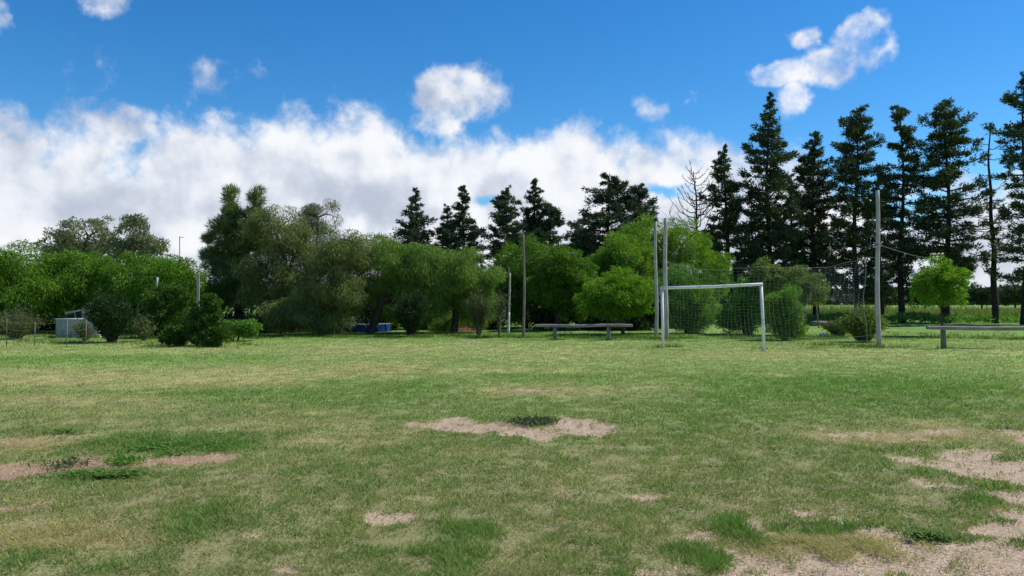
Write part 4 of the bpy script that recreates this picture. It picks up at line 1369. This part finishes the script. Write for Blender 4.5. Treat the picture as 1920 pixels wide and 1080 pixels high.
def stop_net():
    A = Vector(axA(0)) + Vector((rA, 0, 0))
    B = Vector(axB(0)) - Vector((rB, 0, 0))
    rng = np.random.default_rng(31)
    cell = .16
    W = (B - A).length
    nu, nv = int(W / cell), 22
    ph = rng.uniform(0, 6, 6)

    def pos(u, v):
        """u along, v from the top cord (0) to the lower edge (1)"""
        sag = .34 * math.sin(math.pi * u) + .10 * math.sin(3 * math.pi * u)
        ztop = (2.95 - .05 * u) - sag
        low = .10 + .02 * math.sin(u * 20)
        if u > .66:                                            # this end has come loose and hangs in a swag
            k = min(1, (u - .66) / .12)
            k = k * k * (3 - 2 * k)
            low = low + k * (1.30 + .20 * math.sin((u - .66) * 14))
        if u > .93:
            low = low - (u - .93) / .07 * .5
        z = ztop + (low - ztop) * v
        belly = .25 * math.sin(math.pi * v) * (.4 + .6 * math.sin(u * 4 + ph[0]))
        p = A.lerp(B, u * .955)
        j = Vector((.022 * math.sin(u * 61 + v * 9 + ph[1]), .05 * math.sin(u * 13 + v * 7 + ph[2]), .018 * math.sin(u * 47 + v * 15 + ph[3])))
        j.x += .05 * math.sin(v * 5 + u * 9 + ph[4]) * v
        return Vector((p.x, p.y + belly, z)) + j
    root = empty('stop_net', tuple((A + B) / 2), 'tall sagging ball stop net of pale cord, torn loose at one end', 'net')
    m = MB()
    for i in range(nu + 1):
        m.tube([pos(i / nu, k / nv) for k in range(nv + 1)], .0025, 3, cap=False)
    for k in range(1, nv + 1):
        m.tube([pos(i / nu, k / nv) for i in range(nu + 1)], .0025, 3, cap=False)
    m.build('mesh_netting', M['cord'], root)
    m = MB()
    za, zb = 2.95, 2.9
    top = [Vector(axA(za))] + [pos(i / nu, 0) for i in range(nu + 1)] + [Vector(axB(zb))]
    m.tube(top, .005, 5, cap=False)
    m.build('top_cord', M['cord'], root)
    m = MB()
    m.tube([pos(1, k / 12) + Vector((.01, 0, 0)) for k in range(13)] + [pos(1, 1) + Vector((.05, 0, -.9))], .005, 5, cap=False)
    m.build('side_cord', M['cord'], root)
    for zz in (.42, .22):                                      # slack lower lines still tied to the post
        m = MB()
        a, b = pos(.70, 1.0), Vector(axB(zz))
        m.tube([a.lerp(b, q / 8) + Vector((0, 0, -.10 * math.sin(math.pi * q / 8) + zz * (1 - q / 8) - a.z * (1 - q / 8) * (1 - q / 8) * 0)) if False else Vector((a.x + (b.x - a.x) * q / 8, a.y + (b.y - a.y) * q / 8, .25 + (zz - .25) * q / 8 - .08 * math.sin(math.pi * q / 8))) for q in range(9)], .006, 4, cap=False)
        m.build('slack_line', M['cord'], root)


stop_net()

# cable from the tall post to the conifers
a = Vector(axB(at(1640, 458, 24)[2]))
b = Vector(at(1777, 482, 47))
o = empty('cable', tuple(a), 'dark slack cable from the tallest bare post to the conifers', 'cable')
m = MB()
pts = []
for i in range(25):
    u = i / 24
    pts.append(a.lerp(b, u) + Vector((0, 0, -.22 * math.sin(math.pi * u))))
m.tube(pts, .009, 5, cap=False)
m.tube([a + Vector((.11 * math.cos(t), .11 * math.sin(t), .02 * math.sin(t * 3))) for t in np.linspace(0, 6.28, 13)], .014, 5, cap=False)
m.build('line', M['wire'], o, True)


def rail(label, x0, x1, pys, legs, base_py, thick_px, seed, extra=()):
    """long beam on short posts"""
    rng = np.random.default_rng(seed)
    gy = gpt((x0 + x1) / 2, base_py)[1]
    s = gy / F
    a = Vector(at(x0, pys[0], gy + .4))
    b = Vector(at(x1, pys[1], gy - .3))
    root = empty('low_rail', tuple(Vector(((a.x + b.x) / 2, gy, 0))), label, 'rail', 'low timber rails at the edge of the field')
    th = thick_px * s
    mb = MB()
    n = 16
    d = (b - a).normalized()
    side = d.cross(Vector((0, 0, 1))).normalized()
    rings = []
    for i in range(n + 1):
        u = i / n
        p = a.lerp(b, u) + Vector((0, 0, .012 * math.sin(u * 9 + seed)))
        w, h = .095 * (1 + rng.normal(0, .03)), th / 2 * (1 + rng.normal(0, .03))
        if i in (0, n):
            w *= .86
            h *= .86
        bb = .025
        rings.append([p + side * sx + Vector((0, 0, sz)) for sx, sz in ((-w, -h + bb), (-w, h - bb), (-w + bb, h), (w - bb, h), (w, h - bb), (w, -h + bb), (w - bb, -h), (-w + bb, -h))])
    v = [q for r in rings for q in r]
    f = [tuple(range(8)), tuple(n * 8 + k for k in range(7, -1, -1))]
    for i in range(n):
        for k in range(8):
            f.append((i * 8 + k, (i + 1) * 8 + k, (i + 1) * 8 + (k + 1) % 8, i * 8 + (k + 1) % 8))
    mb.add(v, f)
    mb.build('beam', M['beam'], root)
    for lx in legs:
        m = MB()
        X = at(lx, base_py, gy)[0]
        u = (X - a.x) / (b.x - a.x)
        p = a.lerp(b, u)
        m.tube([(X + .02, p.y, -.2), (X + .005, p.y, p.z * .4), (X, p.y, p.z - th / 2)], [.09, .078, .075], 9)
        m.build('leg', M['beam_leg'], root, True)
    return root


rail('long low grey timber rail on two posts near the mop headed tree', 1004, 1186, (611, 610), (1041, 1140), 638, 5.4, 1)
rail('low grey timber rail running out of the view beyond the lime sapling', 1738, 2180, (615, 616), (1781, 2110), 656, 7.6, 2)

# white stones
for i, (px, py, r, lab) in enumerate([(1543, 631, .12, 'white stone lying at the tip of the low dry twiggy shrub'), (1564, 631, .10, 'white stone under the middle of the low dry twiggy shrub')]):
    gx, gy = gpt(px, py)
    rng = np.random.default_rng(60 + i)
    n, mrings = 10, 7
    v, f = [(gx, gy, r * 1.2)], []
    for k in range(1, mrings):
        ph = math.pi * k / mrings
        for j in range(n):
            th = 2 * math.pi * j / n
            q = r * (1 + rng.normal(0, .09))
            v.append((gx + q * 1.35 * math.sin(ph) * math.cos(th), gy + q * math.sin(ph) * math.sin(th), r * .3 + q * .85 * math.cos(ph)))
    v.append((gx, gy, -r * .5))
    for j in range(n):
        f.append((0, 1 + j, 1 + (j + 1) % n))
        f.append((len(v) - 1, 1 + (mrings - 2) * n + (j + 1) % n, 1 + (mrings - 2) * n + j))
    for k in range(mrings - 2):
        for j in range(n):
            f.append((1 + k * n + j, 1 + (k + 1) * n + j, 1 + (k + 1) * n + (j + 1) % n, 1 + k * n + (j + 1) % n))
    m = MB()
    m.add(v, f)
    o = m.build('stone', M['stone'])
    tag(o, lab, 'stone', 'white stones by the twiggy shrub')

# blackened post and fallen log at the pasture's edge
gx, gy = gpt(1510, 611)
o = empty('fence_post', (gx, gy, 0), 'short blackened post at the pasture edge beside a fallen log', 'post')
m = MB()
m.tube([(gx + .05, gy, -.1), (gx, gy, .4), (gx - .05, gy, at(1508, 583, gy)[2])], [.12, .10, .09], 8)
m.build('shaft', M['char'], o, True)
x1 = gpt(1545, 610)[0]
m = MB()
m.tube([(gx + .2, gy - .2, .12), ((gx + x1) / 2, gy - .1, .16), (x1 + .2, gy + .1, .13)], [.15, .14, .11], 9)
o = m.build('fallen_log', M['beam_leg'], None, True)
tag(o, 'brown fallen log lying beside the blackened post', 'log')
for px, py, tp, lab in ((1535, 615, 566, 'thin leaning stake beneath the loose olive coloured tree'),):
    gx, gy = gpt(px, py)
    o = empty('thin_stake', (gx, gy, 0), lab, 'stake')
    m = MB()
    z = at(px, tp, gy)[2]
    m.tube([(gx, gy, -.1), (gx - .06, gy, z * .5), (gx - .14, gy, z)], [.035, .03, .028], 6)
    m.build('shaft', M['pole_dark'], o, True)


def hut():
    gx, gy = gpt(152, 634)
    gy += .8
    s = gy / F
    root = empty('tin_hut', (gx, gy, 0), 'small whitewashed hut with sloping tin roof half hidden by shrubs', 'hut')
    x0, x1 = at(140, 600, gy)[0], at(186, 600, gy)[0]
    zt = at(150, 575, gy)[2]
    d = 1.1
    m = MB()
    zl, zr = zt - .22, zt - .02
    v = [(x0, gy, 0), (x1, gy, 0), (x1, gy, zr), (x0, gy, zl), (x0, gy + d, 0), (x1, gy + d, 0), (x1, gy + d, zr), (x0, gy + d, zl)]
    m.add(v, [(0, 1, 2, 3), (5, 4, 7, 6), (1, 5, 6, 2), (4, 0, 3, 7), (3, 2, 6, 7)])
    m.build('wall', M['white_pole'], root)
    m = MB()
    xa, xb = x0 - .32, x1 + .1
    n = 18
    v, f = [], []
    for i in range(n + 1):                                       # corrugations run down the slope
        yy = gy - .12 + (d + .24) * i / n
        o_ = .015 * (1 if i % 2 else -1)
        for xx in (xa, xb):
            u = (xx - x0) / (x1 - x0)
            zz = zl + (zr - zl) * u + .035 + o_
            v += [(xx, yy, zz)]
    for i in range(n):
        f.append((2 * i, 2 * i + 1, 2 * i + 3, 2 * i + 2))
    m.add(v, f)
    m.add([(xa, gy - .125, zl - .0 - .32 / (x1 - x0) * (zr - zl) - .02), (xb, gy - .125, zr + .0), (xb, gy - .125, zr + .06), (xa, gy - .125, zl + .06 - .32 / (x1 - x0) * (zr - zl))], [(0, 1, 2, 3)])
    m.build('roof', M['sheet'], root)
    m = MB()
    m.box((x0 + .16, gy - .012, .62), (.24, .03, .9))
    m.build('doorway', M['dark'], root)
    # sheet metal pen before it
    a = Vector((at(105, 600, gy - .9)[0], gy - .9, 0))
    b = Vector((at(162, 600, gy - .9)[0], gy - .9, 0))
    r2 = empty('sheet_pen', tuple((a + b) / 2), 'low pen of pale metal sheets standing before the tin hut', 'pen')
    h = at(130, 598, gy - .9)[2]
    k = 6
    for i in range(k):
        m = MB()
        u0, u1 = i / k, (i + 1) / k
        p, q = a.lerp(b, u0), a.lerp(b, u1)
        dy = .012 * (i % 2)
        m.box(((p.x + q.x) / 2, p.y - dy, h / 2 - .02), (q.x - p.x + .01, .012, h + .02))
        m.build('panel', M['sheet'], r2)
    m = MB()
    m.box((a.x, a.y + .45, h / 2 - .03), (.012, .9, h - .02))
    m.build('side_panel', M['sheet'], r2)
    m = MB()
    m.tube([a + Vector((-.02, -.03, h)), b + Vector((.02, -.03, h))], .022, 8)
    m.build('rim', M['white'], r2, True)


hut()


def wire_fence():
    pts = [(-40, 650), (12, 649), (65, 648), (125, 652), (161, 647)]
    P = [gpt(*p) for p in pts]
    root = empty('wire_fence', (P[2][0], P[2][1], 0), 'low wire fence on thin dark posts before the tin hut', 'fence')
    tops = []
    for i, (x, y) in enumerate(P):
        m = MB()
        h = .85 + .06 * math.sin(i * 2.3)
        m.tube([(x, y, -.1), (x + .01, y, h)], [.013, .011], 6)
        m.build('post', M['beam_leg'], root, True)
        tops.append(h)
    for k in (.3, .62, .92):
        m = MB()
        L = []
        for i in range(len(P) - 1):
            for q in range(5):
                u = q / 5
                L.append((P[i][0] + (P[i + 1][0] - P[i][0]) * u, P[i][1] + (P[i + 1][1] - P[i][1]) * u - .02, k * (tops[i] + (tops[i + 1] - tops[i]) * u) - .02 * math.sin(math.pi * u)))
        L.append((P[-1][0], P[-1][1] - .02, k * tops[-1]))
        m.tube(L, .004, 4, cap=False)
        m.build('wire', M['wire'], root, True)


wire_fence()


def pool():
    x, y, _ = at(684, 615, 35.5)
    root = empty('blue_pool', (x, y, 0), 'low blue round pool with pale rim under the green willow', 'pool')
    z = at(684, 607, 35.5)[2]
    r = 45 * 36 / F * 1.05
    n = 28
    m = MB()
    ring = [(x + r * math.cos(2 * math.pi * i / n), y + r * math.sin(2 * math.pi * i / n)) for i in range(n)]
    v = [(a, b, -.05) for a, b in ring] + [(a, b, z) for a, b in ring]
    m.add(v, [(i, (i + 1) % n, n + (i + 1) % n, n + i) for i in range(n)])
    m.build('wall', M['blue'], root)
    m = MB()
    m.tube([(a, b, z + .01) for a, b in ring] + [(ring[0][0], ring[0][1], z + .01)], .025, 6, cap=False)
    m.build('rim', M['sheet'], root, True)
    for i in range(0, n, 2):
        m = MB()
        a, b = ring[i]
        m.tube([(x + (a - x) * 1.02, y + (b - y) * 1.02, -.05), (x + (a - x) * 1.02, y + (b - y) * 1.02, z)], .022, 6)
        m.build('leg', M['blue'], root, True)
    m = MB()
    m.add([(a, b, z - .1) for a, b in ring], [tuple(range(n))])
    m.build('water', M['blue'], root)
    # red frame behind
    x, y, _ = at(722, 600, 39)
    r2 = empty('garden_table', (x, y, 0), 'low red painted table on thin legs behind the blue pool', 'table')
    z = at(722, 592, 39)[2]
    m = MB()
    m.box((x, y, z), (.85, .3, .09), .1, bev=.02)
    m.build('top', M['red'], r2)
    for sx in (-.36, .36):
        m = MB()
        m.tube([(x + sx * 1.15, y, -.05), (x + sx, y, z - .05)], .03, 6)
        m.build('leg', M['red'], r2, True)
    x, y, _ = at(727.5, 594, 37.6)
    r3 = empty('barrel', (x, y, 0), 'orange red barrel beside the blue pool', 'barrel')
    zt, zb = at(727, 590, 37.6)[2], 0
    m = MB()
    prof = [(0.15, -.02), (.16, .1), (.17, zt * .5), (.17, zt * .9), (.15, zt)]
    n = 14
    v = [(x + rr * math.cos(2 * math.pi * i / n), y + rr * math.sin(2 * math.pi * i / n), zz) for rr, zz in prof for i in range(n)]
    f = [(k * n + i, k * n + (i + 1) % n, (k + 1) * n + (i + 1) % n, (k + 1) * n + i) for k in range(4) for i in range(n)]
    f.append(tuple(4 * n + i for i in range(n)))
    m.add(v, f)
    m.build('body', M['red'], r3, True)
    m = MB()
    m.tube([(x + .165 * math.cos(t), y + .165 * math.sin(t), zt) for t in np.linspace(0, 6.2832, 15)], .015, 5, cap=False)
    m.build('rim', M['sheet'], r3, True)


pool()


def white_fence():
    Y = 36.2
    x0, x1 = at(425, 600, Y)[0], at(505, 600, Y)[0]
    root = empty('white_fence', ((x0 + x1) / 2, Y, 0), 'white board fence glimpsed through the gap under the casuarina', 'fence')
    zt = at(460, 594, Y)[2]
    n = 5
    for i in range(n):
        x = x0 + (x1 - x0) * i / (n - 1)
        m = MB()
        m.box((x, Y, zt / 2), (.08, .08, zt + .1), bev=.01)
        m.build('post', M['white'], root)
    for k in (.93, .60, .3):
        m = MB()
        m.box(((x0 + x1) / 2, Y - .055, zt * k), (x1 - x0 + .2, .025, .13))
        m.build('board', M['white'], root)


white_fence()

# mound of red soil by the dry shrub
gx, gy = gpt(868, 621)
n = 16
v, f = [(gx, gy, .26)], []
rng = np.random.default_rng(8)
for k, (rr, zz) in enumerate(((.25, .22), (.5, .1), (.72, -.03))):
    for i in range(n):
        t = 2 * math.pi * i / n
        q = rr * (1 + rng.normal(0, .08))
        v.append((gx + q * math.cos(t), gy + q * .7 * math.sin(t), zz + rng.normal(0, .015)))
for i in range(n):
    f.append((0, 1 + i, 1 + (i + 1) % n))
for k in range(2):
    for i in range(n):
        f.append((1 + k * n + i, 1 + (k + 1) * n + i, 1 + (k + 1) * n + (i + 1) % n, 1 + k * n + (i + 1) % n))
m = MB()
m.add(v, f)
o = m.build('soil_mound', M['soil'])
tag(o, 'small mound of reddish soil beside the dry twiggy shrub', 'mound')


def weed(label, px, py, w_px, h, n, seed, mat):
    rng = np.random.default_rng(seed)
    gx, gy = gpt(px, py)
    w = w_px * gy / F
    root = empty('weed_patch', (gx, gy, 0), label, 'weeds', 'low weeds in the bare spots')
    x = gx + rng.normal(0, w * .45, n)
    y = gy + rng.normal(0, w * .38, n)
    z = np.abs(rng.normal(0, h * .5, n))
    P = np.stack([x, y, z + lawn_height(x, y)], 1)
    D = unit(rng.normal(size=(n, 3))) * .8 + np.array([0, 0, .35])
    sz = rng.uniform(.6, 1.3, n)
    leaf_mesh('foliage', P, D, .05 * sz, .022 * sz, M[mat], root, rng)


weed('straggly weeds growing in the middle of the central bare pit', 1000, 793, 44, .035, 1300, 91, 'dryleaf')
weed('dark withered weeds on the long bare strip', 125, 872, 50, .020, 260, 92, 'dryleaf')
weed('tiny weed tuft at the end of the long bare strip', 235, 866, 34, .028, 420, 93, 'bush')
